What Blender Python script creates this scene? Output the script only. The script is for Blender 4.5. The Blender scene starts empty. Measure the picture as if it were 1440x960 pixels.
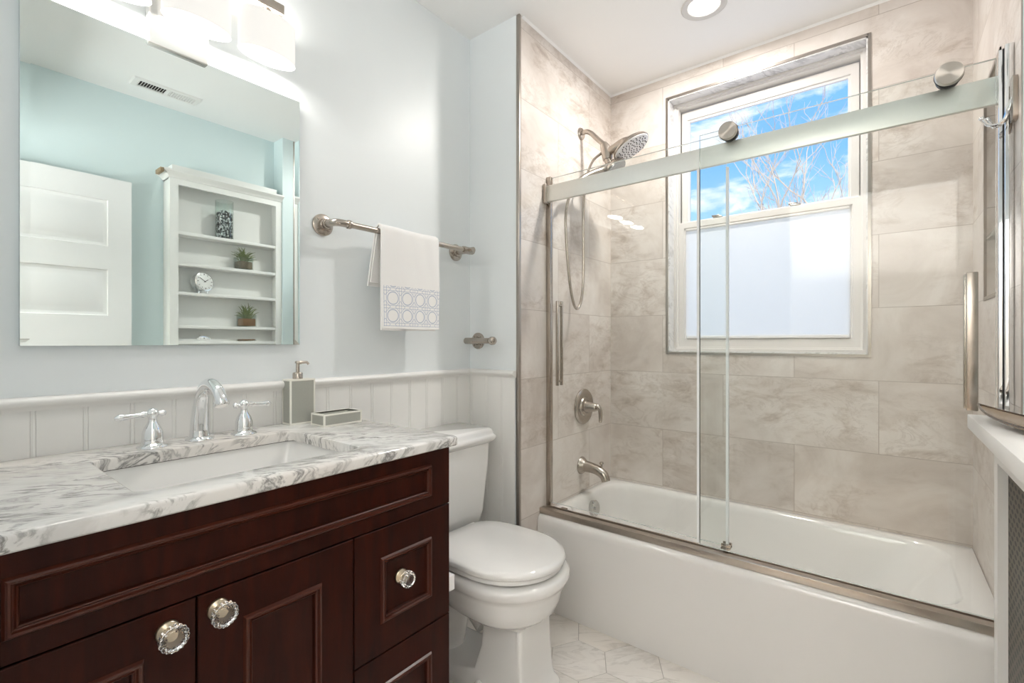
import bpy, bmesh, math, random
from mathutils import Vector, Matrix
random.seed(7)
S = bpy.context.scene
COL = S.collection
PI = math.pi

# ------------------------------------------------------------------ camera
CAM = Vector((0, 0, 1.22))
YAW = math.atan2(523, 665)
cd = bpy.data.cameras.new('camera')
cam = bpy.data.objects.new('camera', cd)
COL.objects.link(cam)
cam.location = CAM
cam.rotation_euler = (PI / 2, 0, YAW - PI / 2)
cd.sensor_width = 36
cd.lens = 665 / 1440 * 36
cd.clip_start = 0.02
S.camera = cam

# ------------------------------------------------------------------ exposure
S.view_settings.view_transform = 'Standard'
S.view_settings.look = 'None'
S.view_settings.exposure = 0.58
S.view_settings.gamma = 1.0
S.view_settings.use_curve_mapping = False
S.cycles.transparent_max_bounces = 24
S.cycles.max_bounces = 14
S.cycles.diffuse_bounces = 7
S.cycles.glossy_bounces = 6
S.cycles.transmission_bounces = 8
S.cycles.sample_clamp_indirect = 6.0

P_VANITY = 0.6        # each vanity lamp, W
SHADE_E = 0.40        # glow of a lamp shade
P_CAN = 11.0          # recessed ceiling lamp, W
P_HALL = 76.0         # added fill light in the hall, W
SKY = 1.0

# ------------------------------------------------------------------ world: blue sky with clouds
W = bpy.data.worlds.new('sky')
S.world = W
W.use_nodes = True
nt = W.node_tree
nt.nodes.clear()


def N(t, kind, **kw):
    n = t.nodes.new(kind)
    for k, v in kw.items():
        setattr(n, k, v)
    return n


def setin(n, **kw):
    for k, v in kw.items():
        n.inputs[k].default_value = v


def ramp(t, stops, fac):
    n = N(t, 'ShaderNodeValToRGB')
    e = n.color_ramp.elements
    while len(e) < len(stops):
        e.new(0.5)
    for i, (p, c) in enumerate(stops):
        e[i].position = p
        e[i].color = tuple(c) + (1,) if len(c) == 3 else c
    t.links.new(fac, n.inputs[0])
    return n.outputs[0]


def math_(t, op, a, b=None, clamp=False):
    n = N(t, 'ShaderNodeMath', operation=op)
    n.use_clamp = clamp
    for i, v in enumerate((a, b)):
        if v is None:
            continue
        if isinstance(v, (int, float)):
            n.inputs[i].default_value = v
        else:
            t.links.new(v, n.inputs[i])
    return n.outputs[0]


def mixc(t, fac, a, b, mode='MIX'):
    n = N(t, 'ShaderNodeMix', data_type='RGBA', blend_type=mode)
    for sock, v in ((n.inputs['Factor'], fac), (n.inputs['A'], a), (n.inputs['B'], b)):
        pass
    ins = [n.inputs[0], n.inputs[6], n.inputs[7]]
    for i, v in zip(ins, (fac, a, b)):
        if isinstance(v, (int, float)):
            i.default_value = v
        elif isinstance(v, tuple):
            i.default_value = v + (1,) if len(v) == 3 else v
        else:
            t.links.new(v, i)
    return n.outputs[2]


def vmath(t, op, a, b=None, scale=None):
    n = N(t, 'ShaderNodeVectorMath', operation=op)
    for i, v in enumerate((a, b)):
        if v is None:
            continue
        if isinstance(v, tuple):
            n.inputs[i].default_value = v
        else:
            t.links.new(v, n.inputs[i])
    if scale is not None:
        if isinstance(scale, (int, float)):
            n.inputs['Scale'].default_value = scale
        else:
            t.links.new(scale, n.inputs['Scale'])
    return n.outputs['Value'] if op in ('DOT_PRODUCT', 'LENGTH', 'DISTANCE') else n.outputs[0]


def noise(t, vec, scale, detail=4, rough=.5, dist=0.0):
    n = N(t, 'ShaderNodeTexNoise')
    setin(n, Scale=scale, Detail=detail, Roughness=rough, Distortion=dist)
    t.links.new(vec, n.inputs['Vector'])
    return n.outputs[0]


def combine(t, x, y, z):
    n = N(t, 'ShaderNodeCombineXYZ')
    for i, v in enumerate((x, y, z)):
        if isinstance(v, (int, float)):
            n.inputs[i].default_value = v
        else:
            t.links.new(v, n.inputs[i])
    return n.outputs[0]


tc = N(nt, 'ShaderNodeTexCoord')
sep = N(nt, 'ShaderNodeSeparateXYZ')
nt.links.new(tc.outputs['Generated'], sep.inputs[0])
grad = ramp(nt, [(0.0, (.62, .66, .70)), (.495, (.72, .76, .80)), (.50, (.70, .84, .98)), (.565, (.50, .74, .98)),
                 (.66, (.20, .46, .88)), (1.0, (.06, .2, .7))],
            math_(nt, 'MULTIPLY_ADD', sep.outputs[2], .5) if False else math_(nt, 'ADD', math_(nt, 'MULTIPLY', sep.outputs[2], .5), .5))
cv = vmath(nt, 'MULTIPLY', tc.outputs['Generated'], (1.0, 1.0, 2.6))
cv = vmath(nt, 'ADD', cv, (3.1, 1.7, .35))
cl = ramp(nt, [(.49, (0, 0, 0)), (.63, (1, 1, 1))], noise(nt, cv, 7.5, 8, .58, .2))
upmask = math_(nt, 'GREATER_THAN', sep.outputs[2], 0.0)
skyc = mixc(nt, math_(nt, 'MULTIPLY', math_(nt, 'MULTIPLY', cl, .85), upmask), grad, (.93, .93, .96))
bg = N(nt, 'ShaderNodeBackground')
nt.links.new(skyc, bg.inputs[0])
bg.inputs[1].default_value = SKY
wo = N(nt, 'ShaderNodeOutputWorld')
nt.links.new(bg.outputs[0], wo.inputs[0])


# ------------------------------------------------------------------ sun (outdoors, strikes the far side of the house)
sd = bpy.data.lights.new('sun', 'SUN')
sd.energy = 4.0
sd.angle = .01
sd.color = (1, .95, .88)
sun = bpy.data.objects.new('sun', sd)
COL.objects.link(sun)
sun.location = (-4, -3, 8)
sun.rotation_euler = Vector((.75, .35, -.75)).to_track_quat('-Z', 'Y').to_euler()


def area(name, loc, power, size, color=(1, 1, 1), shape='DISK', size_y=None, aim=(0, 0, -1), parent=None):
    d = bpy.data.lights.new(name, 'AREA')
    d.shape = shape
    d.size = size
    if size_y:
        d.size_y = size_y
    d.energy = power
    d.color = color
    o = bpy.data.objects.new(name, d)
    COL.objects.link(o)
    o.rotation_euler = Vector(aim).to_track_quat('-Z', 'Y').to_euler()
    if parent is not None:
        o.parent = parent
        o.location = Vector(loc) - wloc(parent)
    else:
        o.location = loc
    return o


# unseen fill light added beyond the doorway, bounced off the hall ceiling
area('hall_fill', (-.85, .1, 1.75), P_HALL, .9, (1, .972, .95), 'RECTANGLE', 1.2, aim=(0, 0, 1))


# ------------------------------------------------------------------ mesh helpers
def wloc(o):
    v = Vector((0, 0, 0))
    while o is not None:
        v += o.location
        o = o.parent
    return v


def frame(axis):
    a = Vector(axis).normalized()
    h = Vector((0, 0, 1)) if abs(a.z) < .9 else Vector((1, 0, 0))
    u = a.cross(h).normalized()
    v = a.cross(u).normalized()
    return a, u, v


class MB:
    def __init__(s):
        s.bm = bmesh.new()
        s.mi = 0

    def face(s, vs):
        try:
            f = s.bm.faces.new(vs)
            f.material_index = s.mi
            return f
        except ValueError:
            return None

    def loops(s, loops, cap0=False, cap1=False, closed=True, ring=False):
        L = [[s.bm.verts.new(p) for p in lp] for lp in loops]
        n = len(L[0])
        pairs = list(zip(L[:-1], L[1:]))
        if ring:
            pairs.append((L[-1], L[0]))
        for a, b in pairs:
            for i in range(n if closed else n - 1):
                j = (i + 1) % n
                s.face([a[i], a[j], b[j], b[i]])
        if cap0:
            s.face(L[0])
        if cap1:
            s.face(L[-1])
        return s

    def box(s, x0, x1, y0, y1, z0, z1, bev=0.0, seg=2):
        v = [s.bm.verts.new((x, y, z)) for x in (x0, x1) for y in (y0, y1) for z in (z0, z1)]
        fs = [s.face([v[i] for i in q]) for q in
              ((0, 1, 3, 2), (4, 6, 7, 5), (0, 4, 5, 1), (2, 3, 7, 6), (0, 2, 6, 4), (1, 5, 7, 3))]
        if bev:
            es = list({e for f in fs for e in f.edges})
            r = bmesh.ops.bevel(s.bm, geom=es, offset=bev, segments=seg, profile=.5, affect='EDGES')
            for f in r['faces']:
                f.material_index = s.mi
        return s

    def lathe(s, prof, origin, axis=(0, 0, 1), seg=32, cap=True, scallop=None):
        a, u, v = frame(axis)
        o = Vector(origin)
        L = []
        for (r, t) in prof:
            lp = []
            for i in range(seg):
                an = 2 * PI * i / seg
                rr = max(r, 1e-5)
                if scallop:
                    rr *= 1 + scallop[1] * math.cos(scallop[0] * an)
                lp.append(o + a * t + (u * math.cos(an) + v * math.sin(an)) * rr)
            L.append(lp)
        return s.loops(L, cap, cap)

    def tube(s, pts, r, seg=12, cap=True, flat=None):
        P = [Vector(p) for p in pts]
        R = r if isinstance(r, (list, tuple)) else [r] * len(P)
        L = []
        up = None
        for i, p in enumerate(P):
            d = (P[min(i + 1, len(P) - 1)] - P[max(i - 1, 0)]).normalized()
            if up is None:
                _, u, v = frame(d)
            else:
                u = (up - d * up.dot(d)).normalized()
                v = d.cross(u)
            up = u
            L.append([p + (u * math.cos(2 * PI * k / seg) + v * math.sin(2 * PI * k / seg) * (flat or 1)) * R[i] for k in range(seg)])
        return s.loops(L, cap, cap)

    def prism(s, poly, off):
        off = Vector(off)
        return s.loops([[Vector(p) for p in poly], [Vector(p) + off for p in poly]], True, True)

    def sphere(s, c, r, seg=16, rings=10, sc=(1, 1, 1)):
        prof = []
        c = Vector(c)
        L = []
        for j in range(rings + 1):
            th = PI * j / rings
            rr = max(math.sin(th), 1e-4)
            L.append([c + Vector((rr * math.cos(2 * PI * i / seg) * r * sc[0], rr * math.sin(2 * PI * i / seg) * r * sc[1], -math.cos(th) * r * sc[2])) for i in range(seg)])
        return s.loops(L, True, True)

    def build(s, name, mat, parent=None, sharp=35, recalc=True):
        bm = s.bm
        if recalc:
            bmesh.ops.recalc_face_normals(bm, faces=bm.faces)
        xs = [v.co for v in bm.verts]
        lo = Vector([min(v[i] for v in xs) for i in range(3)])
        hi = Vector([max(v[i] for v in xs) for i in range(3)])
        c = (lo + hi) / 2
        if parent is None:
            c.z = lo.z
        for v in bm.verts:
            v.co -= c
        me = bpy.data.meshes.new(name)
        bm.to_mesh(me)
        bm.free()
        for m in (mat if isinstance(mat, (list, tuple)) else [mat]):
            me.materials.append(m)
        for p in me.polygons:
            p.use_smooth = True
        me.set_sharp_from_angle(angle=math.radians(sharp))
        o = bpy.data.objects.new(name, me)
        COL.objects.link(o)
        if parent is not None:
            o.parent = parent
            o.location = c - wloc(parent)
        else:
            o.location = c
        return o


def rrect(x0, x1, y0, y1, r, z, n=6):
    pts = []
    for cx, cy, a0 in ((x1 - r, y1 - r, 0), (x0 + r, y1 - r, PI / 2), (x0 + r, y0 + r, PI), (x1 - r, y0 + r, 1.5 * PI)):
        for k in range(n + 1):
            a = a0 + PI / 2 * k / n
            pts.append(Vector((cx + r * math.cos(a), cy + r * math.sin(a), z)))
    return pts


def smooth_path(pts, n=8):
    P = [Vector(p) for p in pts]
    out = []
    for i in range(len(P) - 1):
        p0, p1, p2, p3 = P[max(i - 1, 0)], P[i], P[i + 1], P[min(i + 2, len(P) - 1)]
        for k in range(n):
            t = k / n
            out.append(.5 * ((2 * p1) + (p2 - p0) * t + (2 * p0 - 5 * p1 + 4 * p2 - p3) * t * t + (3 * p1 - p0 - 3 * p2 + p3) * t ** 3))
    out.append(P[-1])
    return out


def lerp_list(R, n):
    out = []
    for i in range(len(R) - 1):
        for k in range(n):
            out.append(R[i] + (R[i + 1] - R[i]) * k / n)
    out.append(R[-1])
    return out


def thing(name, label, cat, loc, group=None):
    o = bpy.data.objects.new(name, None)
    COL.objects.link(o)
    o.location = loc
    o.empty_display_size = .05
    o['label'] = label
    o['category'] = cat
    if group:
        o['group'] = group
    return o


def tag(o, label, cat, group=None):
    o['label'] = label
    o['category'] = cat
    if group:
        o['group'] = group
    return o


def struct(o):
    o['kind'] = 'structure'
    return o


def copy_tree(o, parent=None, loc=None):
    c = o.copy()
    COL.objects.link(c)
    if parent is not None:
        c.parent = parent
    if loc is not None:
        c.location = loc
    for ch in list(o.children):
        copy_tree(ch, c)
    return c


# ------------------------------------------------------------------ materials
def pmat(name, color, rough=.5, metal=0.0, **kw):
    m = bpy.data.materials.new(name)
    m.use_nodes = True
    b = m.node_tree.nodes['Principled BSDF']
    b.inputs['Base Color'].default_value = tuple(color) + (1,)
    b.inputs['Roughness'].default_value = rough
    b.inputs['Metallic'].default_value = metal
    for k, v in kw.items():
        b.inputs[k.replace('_', ' ')].default_value = v
    return m


def speckle(m, scale, amount, rough_amount=0.0, bump=0.0):
    """small procedural variation of a principled material"""
    t = m.node_tree
    b = t.nodes['Principled BSDF']
    g = N(t, 'ShaderNodeNewGeometry')
    n = noise(t, g.outputs['Position'], scale, 5, .6)
    base = tuple(b.inputs['Base Color'].default_value)[:3]
    lo = tuple(c * (1 - amount) for c in base)
    hi = tuple(min(1, c * (1 + amount)) for c in base)
    t.links.new(mixc(t, n, lo, hi), b.inputs['Base Color'])
    if bump:
        bn = N(t, 'ShaderNodeBump')
        bn.inputs['Strength'].default_value = bump
        bn.inputs['Distance'].default_value = .002
        t.links.new(n, bn.inputs['Height'])
        t.links.new(bn.outputs[0], b.inputs['Normal'])
    return m


M_PAINT = speckle(pmat('pale_blue_paint', (.785, .825, .84), .38), 3, .015)
M_PAINT_DIM = speckle(pmat('pale_blue_paint_dim', (.69, .80, .81), .38), 3, .015)  # same wall paint; weaker light on the south wall put into its colour
M_CEIL = speckle(pmat('ceiling_white', (.87, .875, .87), .8), 5, .01)
M_TRIM = speckle(pmat('white_trim_paint', (.80, .795, .775), .3), 6, .01)
M_DOOR = speckle(pmat('white_door_paint', (.84, .84, .84), .35), 6, .01)
M_SHELF = speckle(pmat('white_shelf_paint', (.84, .84, .82), .35), 6, .01)
M_PORC = speckle(pmat('white_porcelain', (.80, .795, .78), .1, Coat_Weight=.4), 4, .005)
M_TUB = speckle(pmat('white_enamel', (.77, .755, .735), .12, Coat_Weight=.3), 3, .006)
M_CHROME = pmat('polished_chrome', (.86, .87, .88), .06, 1.0)
M_NICKEL = speckle(pmat('brushed_nickel', (.47, .42, .37), .27, 1.0), 60, .05)
M_OVER = pmat('chrome_plate', (.58, .57, .55), .12, 1.0)
M_NICKELL = speckle(pmat('satin_bar_metal', (.76, .77, .74), .45, 1.0), 60, .03)
M_CAP = pmat('spun_nickel_cap', (.60, .55, .50), .32, 1.0, Anisotropic=.85)
_t = M_CAP.node_tree
_tn = N(_t, 'ShaderNodeTangent', direction_type='RADIAL', axis='X')
_t.links.new(_tn.outputs[0], _t.nodes['Principled BSDF'].inputs['Tangent'])
M_RAIL = speckle(pmat('bronze_nickel_rail', (.58, .52, .46), .33, 1.0), 40, .06)
M_TRIMM = speckle(pmat('dark_nickel_edge', (.42, .38, .34), .3, 1.0), 60, .05)
M_BLACK = pmat('black_rubber', (.015, .015, .016), .5)
M_VINYL = speckle(pmat('white_vinyl', (.69, .665, .64), .35), 5, .01)
M_DARK = pmat('dark_gap', (.03, .025, .022), .7)
M_SAGE = speckle(pmat('sage_shagreen', (.36, .365, .325), .45), 400, .14)
M_IVORY = speckle(pmat('ivory_edge', (.82, .81, .74), .4), 50, .02)
M_BRASS = pmat('aged_brass_ring', (.55, .47, .35), .3, 1.0)
M_SILVER = pmat('brassy_knob_backing', (.62, .52, .36), .35, 1.0)
M_MIRROR = pmat('mirror_silver', (.84, .915, .905), .0, 1.0)
M_MEDGE = pmat('mirror_edge', (.62, .70, .71), .15, .5)
M_WHITEP = pmat('white_plastic', (.85, .84, .84), .4)
M_BROWN = speckle(pmat('raw_crown_end', (.30, .22, .13), .5), 40, .2)
M_SOIL = speckle(pmat('potting_soil', (.14, .10, .06), .9), 150, .4)
M_SOILR = speckle(pmat('red_bark', (.26, .12, .05), .9), 150, .4)
M_LEAF = speckle(pmat('air_plant_leaf', (.19, .23, .10), .55), 60, .3)
M_BARK = speckle(pmat('pale_bark', (.50, .42, .36), .9), 30, .25)
M_TRAYM = speckle(pmat('bronze_wood', (.34, .26, .185), .38, .1), 30, .3)
M_HALL = pmat('hall_beige_paint', (.58, .56, .53), .8)
M_GROUND = speckle(pmat('pale_yard', (.74, .735, .72), .9), 2, .1)
M_DIAL = pmat('clock_dial', (.82, .82, .80), .4)
M_TOWELBACK = None

# glass with schlick reflection, straight-through transmission
def glass_mat(name, tint, base=.06):
    m = bpy.data.materials.new(name)
    m.use_nodes = True
    t = m.node_tree
    t.nodes.clear()
    lw = N(t, 'ShaderNodeLayerWeight')
    lw.inputs[0].default_value = .5
    f = math_(t, 'ADD', math_(t, 'MULTIPLY', math_(t, 'POWER', lw.outputs['Facing'], 4.5), .75), base, True)
    tr = N(t, 'ShaderNodeBsdfTransparent')
    tr.inputs[0].default_value = tuple(tint) + (1,)
    gl = N(t, 'ShaderNodeBsdfGlossy')
    gl.inputs['Roughness'].default_value = 0.0
    mx = N(t, 'ShaderNodeMixShader')
    t.links.new(f, mx.inputs[0])
    t.links.new(tr.outputs[0], mx.inputs[1])
    t.links.new(gl.outputs[0], mx.inputs[2])
    o = N(t, 'ShaderNodeOutputMaterial')
    t.links.new(mx.outputs[0], o.inputs[0])
    return m


M_GLASS = glass_mat('clear_shower_glass', (.975, .988, .982), .028)
M_PANE = glass_mat('window_pane_glass', (.985, .99, .99), .0)
M_JAR = glass_mat('vase_glass', (.95, .98, .97), .06)
M_GEDGE = pmat('polished_glass_edge', (.66, .74, .72), .15, 0, Transmission_Weight=.45)
M_SEAL = pmat('frosted_edge_seal', (.88, .90, .91), .25, 0)
M_CRYSTAL = pmat('cut_crystal', (1, 1, 1), .02, 0, Transmission_Weight=1.0, IOR=1.5)


def emis(name, color, strength):
    m = bpy.data.materials.new(name)
    m.use_nodes = True
    b = m.node_tree.nodes['Principled BSDF']
    b.inputs['Base Color'].default_value = (.5, .49, .47, 1)
    b.inputs['Roughness'].default_value = .6
    b.inputs['Emission Color'].default_value = tuple(color) + (1,)
    b.inputs['Emission Strength'].default_value = strength
    return m


M_SHADE = emis('lit_fabric_shade', (1, .97, .93), SHADE_E)
M_DIFF = emis('lit_diffuser', (1, .97, .93), 2.2)
M_CANLENS = emis('lit_downlight_lens', (1, .97, .92), 3.0)

# translucent white blind
M_BLIND = bpy.data.materials.new('white_translucent_blind')
M_BLIND.use_nodes = True
t = M_BLIND.node_tree
t.nodes.clear()
d1 = N(t, 'ShaderNodeBsdfDiffuse'); d1.inputs[0].default_value = (.88, .88, .90, 1)
d2 = N(t, 'ShaderNodeBsdfTranslucent'); d2.inputs[0].default_value = (.98, .93, .86, 1)
mx = N(t, 'ShaderNodeMixShader'); mx.inputs[0].default_value = .55
t.links.new(d1.outputs[0], mx.inputs[1]); t.links.new(d2.outputs[0], mx.inputs[2])
o_ = N(t, 'ShaderNodeOutputMaterial'); t.links.new(mx.outputs[0], o_.inputs[0])


# wall tile: 0.62 x 0.31 running bond, stone look
def tile_mat(name, axis, u0):
    m = pmat(name, (.6, .55, .5), .32)
    t = m.node_tree
    b = t.nodes['Principled BSDF']
    g = N(t, 'ShaderNodeNewGeometry')
    sp = N(t, 'ShaderNodeSeparateXYZ')
    t.links.new(g.outputs['Position'], sp.inputs[0])
    u = math_(t, 'ADD', sp.outputs[axis], -u0 + 6.2)
    v = math_(t, 'ADD', sp.outputs[2], -.433 + 6.2)
    br = N(t, 'ShaderNodeTexBrick')
    br.offset = .5
    br.offset_frequency = 2
    setin(br, Scale=1.0)
    br.inputs['Color1'].default_value = (0, 0, 0, 1)
    br.inputs['Color2'].default_value = (1, 1, 1, 1)
    br.inputs['Mortar'].default_value = (.5, .5, .5, 1)
    br.inputs['Mortar Size'].default_value = .0014
    br.inputs['Mortar Smooth'].default_value = .0
    br.inputs['Brick Width'].default_value = .62
    br.inputs['Row Height'].default_value = .31
    t.links.new(combine(t, u, v, 0.0), br.inputs['Vector'])
    rnd = math_(t, 'MULTIPLY', br.outputs['Color'], 17.0)
    p = vmath(t, 'ADD', g.outputs['Position'], combine(t, rnd, math_(t, 'MULTIPLY', rnd, .63), math_(t, 'MULTIPLY', rnd, 1.7)))
    n1 = noise(t, p, 2.6, 7, .62, .9)
    c = ramp(t, [(.34, (.56, .50, .455)), (.5, (.66, .605, .56)), (.64, (.735, .69, .65))], n1)
    ps = vmath(t, 'MULTIPLY', p, (1.0, 1.0, 2.2))
    n2 = noise(t, ps, 7.0, 9, .68, .6)
    dk = ramp(t, [(.49, (1, 1, 1)), (.58, (.88, .855, .83)), (.70, (.66, .61, .57))], n2)
    patch = ramp(t, [(.44, (0, 0, 0)), (.58, (1, 1, 1))], noise(t, p, 2.4, 3, .5))
    c = mixc(t, patch, c, mixc(t, 1.0, c, dk, 'MULTIPLY'))
    n3 = noise(t, ps, 4.0, 10, .7, 1.6)
    vein = math_(t, 'SUBTRACT', 1.0, math_(t, 'MULTIPLY', math_(t, 'ABSOLUTE', math_(t, 'SUBTRACT', n3, .5)), 42.0), True)
    c = mixc(t, math_(t, 'MULTIPLY', math_(t, 'MULTIPLY', vein, patch), .34), c, (.36, .30, .25))
    tone = math_(t, 'ADD', math_(t, 'MULTIPLY', br.outputs['Color'], .10), .95)
    hs = N(t, 'ShaderNodeHueSaturation')
    t.links.new(tone, hs.inputs['Value'])
    t.links.new(c, hs.inputs['Color'])
    c = mixc(t, math_(t, 'MULTIPLY', br.outputs['Fac'], .6), hs.outputs[0], (.34, .29, .25))
    t.links.new(c, b.inputs['Base Color'])
    return m


M_TILE_E = tile_mat('stone_tile_east', 1, .017)
M_TILE_N = tile_mat('stone_tile_north', 0, 1.964)
M_TILE_S = tile_mat('stone_tile_south', 0, 2.1)


def marble(name, base, warm, vein_c, lam, nrm, rough, amount, island=False):
    m = pmat(name, base, rough, 0, Coat_Weight=.15)
    t = m.node_tree
    b = t.nodes['Principled BSDF']
    g = N(t, 'ShaderNodeNewGeometry')
    p = g.outputs['Position']
    if island:
        k = math_(t, 'MULTIPLY', g.outputs['Random Per Island'], 23.0)
        p = vmath(t, 'ADD', p, combine(t, k, math_(t, 'MULTIPLY', k, 1.37), k))
    nv = Vector(nrm).normalized()
    a, u_, v_ = frame(nv)
    d = vmath(t, 'DOT_PRODUCT', p, tuple(nv))
    du = vmath(t, 'DOT_PRODUCT', p, tuple(u_))
    dv = vmath(t, 'DOT_PRODUCT', p, tuple(v_))
    q = combine(t, math_(t, 'DIVIDE', d, lam), math_(t, 'DIVIDE', du, lam * 4.5), math_(t, 'DIVIDE', dv, lam * 4.5))
    n1 = noise(t, q, .55, 8, .62, .7)
    v1 = math_(t, 'SUBTRACT', 1.0, math_(t, 'MULTIPLY', math_(t, 'ABSOLUTE', math_(t, 'SUBTRACT', n1, .46)), 24.0), True)
    v2 = math_(t, 'SUBTRACT', 1.0, math_(t, 'MULTIPLY', math_(t, 'ABSOLUTE', math_(t, 'SUBTRACT', n1, .585)), 30.0), True)
    v1 = math_(t, 'MAXIMUM', v1, math_(t, 'MULTIPLY', v2, .7))
    soft = ramp(t, [(.50, (0, 0, 0)), (.74, (1, 1, 1))], n1)
    mask = ramp(t, [(.38, (0, 0, 0)), (.54, (1, 1, 1))], noise(t, p, 7.5, 3, .5, .3))
    w = ramp(t, [(.42, (0, 0, 0)), (.66, (1, 1, 1))], noise(t, p, 3.3, 3, .5))
    c = mixc(t, w, base, warm)
    c = mixc(t, math_(t, 'MULTIPLY', soft, .42 * amount), c, vein_c)
    c = mixc(t, math_(t, 'MULTIPLY', math_(t, 'MULTIPLY', v1, mask), .85 * amount), c, tuple(x * .55 for x in vein_c))
    t.links.new(c, b.inputs['Base Color'])
    return m


M_MARBLE = marble('carrara_marble', (.71, .705, .69), (.71, .675, .635), (.36, .35, .34), .024, (.50, .78, -.42), .16, 1.15)
M_REVEAL = marble('pale_reveal_marble', (.76, .75, .75), (.74, .73, .72), (.5, .49, .49), .05, (.3, .5, .8), .25, .6)
M_HEX = marble('hex_marble_tile', (.83, .80, .765), (.80, .755, .70), (.56, .49, .43), .05, (.8, .6, .1), .22, .38, True)
M_GROUT = pmat('floor_grout', (.42, .39, .36), .8)

# dark cherry wood
M_WOOD = pmat('dark_cherry_wood', (.03, .01, .006), .42, 0, Specular_IOR_Level=.12)
t = M_WOOD.node_tree
g = N(t, 'ShaderNodeNewGeometry')
q = vmath(t, 'MULTIPLY', g.outputs['Position'], (22.0, 22.0, 3.0))
n1 = noise(t, q, 1.6, 7, .6, .6)
t.links.new(ramp(t, [(.3, (.017, .0034, .0016)), (.55, (.029, .0055, .0024)), (.75, (.045, .008, .0033))], n1), t.nodes['Principled BSDF'].inputs['Base Color'])

M_WOODM = speckle(pmat('highlit_cherry_moulding', (.055, .012, .0052), .30, 0, Specular_IOR_Level=.35), 60, .25)  # same cherry, lightened so the moulding's highlights sit in the colour

# towel terry with a blue cane pattern in its band (z 1.275-1.428)
M_TOWEL = pmat('white_terry_towel', (.86, .85, .84), .9, 0, Sheen_Weight=.3)
t = M_TOWEL.node_tree
g = N(t, 'ShaderNodeNewGeometry')
sp = N(t, 'ShaderNodeSeparateXYZ')
t.links.new(g.outputs['Position'], sp.inputs[0])
per = .0655
U = math_(t, 'DIVIDE', math_(t, 'SUBTRACT', sp.outputs[0], 1.082), per)
Vv = math_(t, 'DIVIDE', math_(t, 'SUBTRACT', sp.outputs[2], 1.2840), per)
fu = math_(t, 'SUBTRACT', math_(t, 'FRACT', math_(t, 'ADD', U, 8.0)), .5)
fv = math_(t, 'SUBTRACT', math_(t, 'FRACT', math_(t, 'ADD', Vv, 8.0)), .5)


def band(x, c, w):
    return math_(t, 'LESS_THAN', math_(t, 'ABSOLUTE', math_(t, 'SUBTRACT', math_(t, 'ABSOLUTE', x), c)), w)


rad = math_(t, 'SQRT', math_(t, 'ADD', math_(t, 'MULTIPLY', fu, fu), math_(t, 'MULTIPLY', fv, fv)))
ln = math_(t, 'MAXIMUM', band(rad, .35, .024), math_(t, 'MAXIMUM', band(fu, .42, .013), band(fv, .42, .013)))
au = math_(t, 'ABSOLUTE', fu)
av = math_(t, 'ABSOLUTE', fv)
xl = math_(t, 'LESS_THAN', math_(t, 'ABSOLUTE', math_(t, 'SUBTRACT', math_(t, 'ADD', au, av), .66)), .018)
ln = math_(t, 'MAXIMUM', ln, xl)
inb = math_(t, 'MULTIPLY', math_(t, 'GREATER_THAN', sp.outputs[2], 1.277), math_(t, 'LESS_THAN', sp.outputs[2], 1.428))
front = math_(t, 'LESS_THAN', sp.outputs[1], 1.4475)
inb = math_(t, 'MULTIPLY', math_(t, 'MULTIPLY', inb, front), math_(t, 'GREATER_THAN', sp.outputs[0], 1.075))
cc = mixc(t, math_(t, 'MULTIPLY', math_(t, 'MULTIPLY', ln, inb), .75), (.86, .85, .84), (.28, .35, .52))
t.links.new(cc, t.nodes['Principled BSDF'].inputs['Base Color'])
bn = N(t, 'ShaderNodeBump'); bn.inputs['Strength'].default_value = .35; bn.inputs['Distance'].default_value = .002
t.links.new(noise(t, g.outputs['Position'], 500, 2), bn.inputs['Height'])
t.links.new(bn.outputs[0], t.nodes['Principled BSDF'].inputs['Normal'])

# radiator grille: perforated dark metal
M_GRILLE = pmat('perforated_dark_metal', (.05, .04, .03), .45, .6)
t = M_GRILLE.node_tree
g = N(t, 'ShaderNodeNewGeometry')
sp = N(t, 'ShaderNodeSeparateXYZ')
t.links.new(g.outputs['Position'], sp.inputs[0])
gu = math_(t, 'DIVIDE', sp.outputs[0], .034)
gv = math_(t, 'DIVIDE', sp.outputs[2], .0155)
row = math_(t, 'MULTIPLY', math_(t, 'MODULO', math_(t, 'FLOOR', gv), 2.0), .5)
fu = math_(t, 'SUBTRACT', math_(t, 'FRACT', math_(t, 'ADD', gu, row)), .5)
fv = math_(t, 'SUBTRACT', math_(t, 'FRACT', gv), .5)
rr = math_(t, 'SQRT', math_(t, 'ADD', math_(t, 'MULTIPLY', fu, fu), math_(t, 'MULTIPLY', fv, fv)))
t.links.new(mixc(t, math_(t, 'LESS_THAN', rr, .33), (.13, .11, .085), (.008, .008, .007)), t.nodes['Principled BSDF'].inputs['Base Color'])

# pebbles of the vase
M_PEB = pmat('black_and_grey_stones', (.1, .1, .1), .15, .3)
t = M_PEB.node_tree
g = N(t, 'ShaderNodeNewGeometry')
t.links.new(ramp(t, [(0, (.01, .01, .012)), (.5, (.03, .03, .035)), (.62, (.40, .40, .42)), (1, (.85, .85, .85))], g.outputs['Random Per Island']), t.nodes['Principled BSDF'].inputs['Base Color'])

# ------------------------------------------------------------------ the room
XW, YN, YP, YE, YS, XR = 2.532, 1.55, 1.256, -.27, -.40, 1.647
ZC = 2.655

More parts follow.
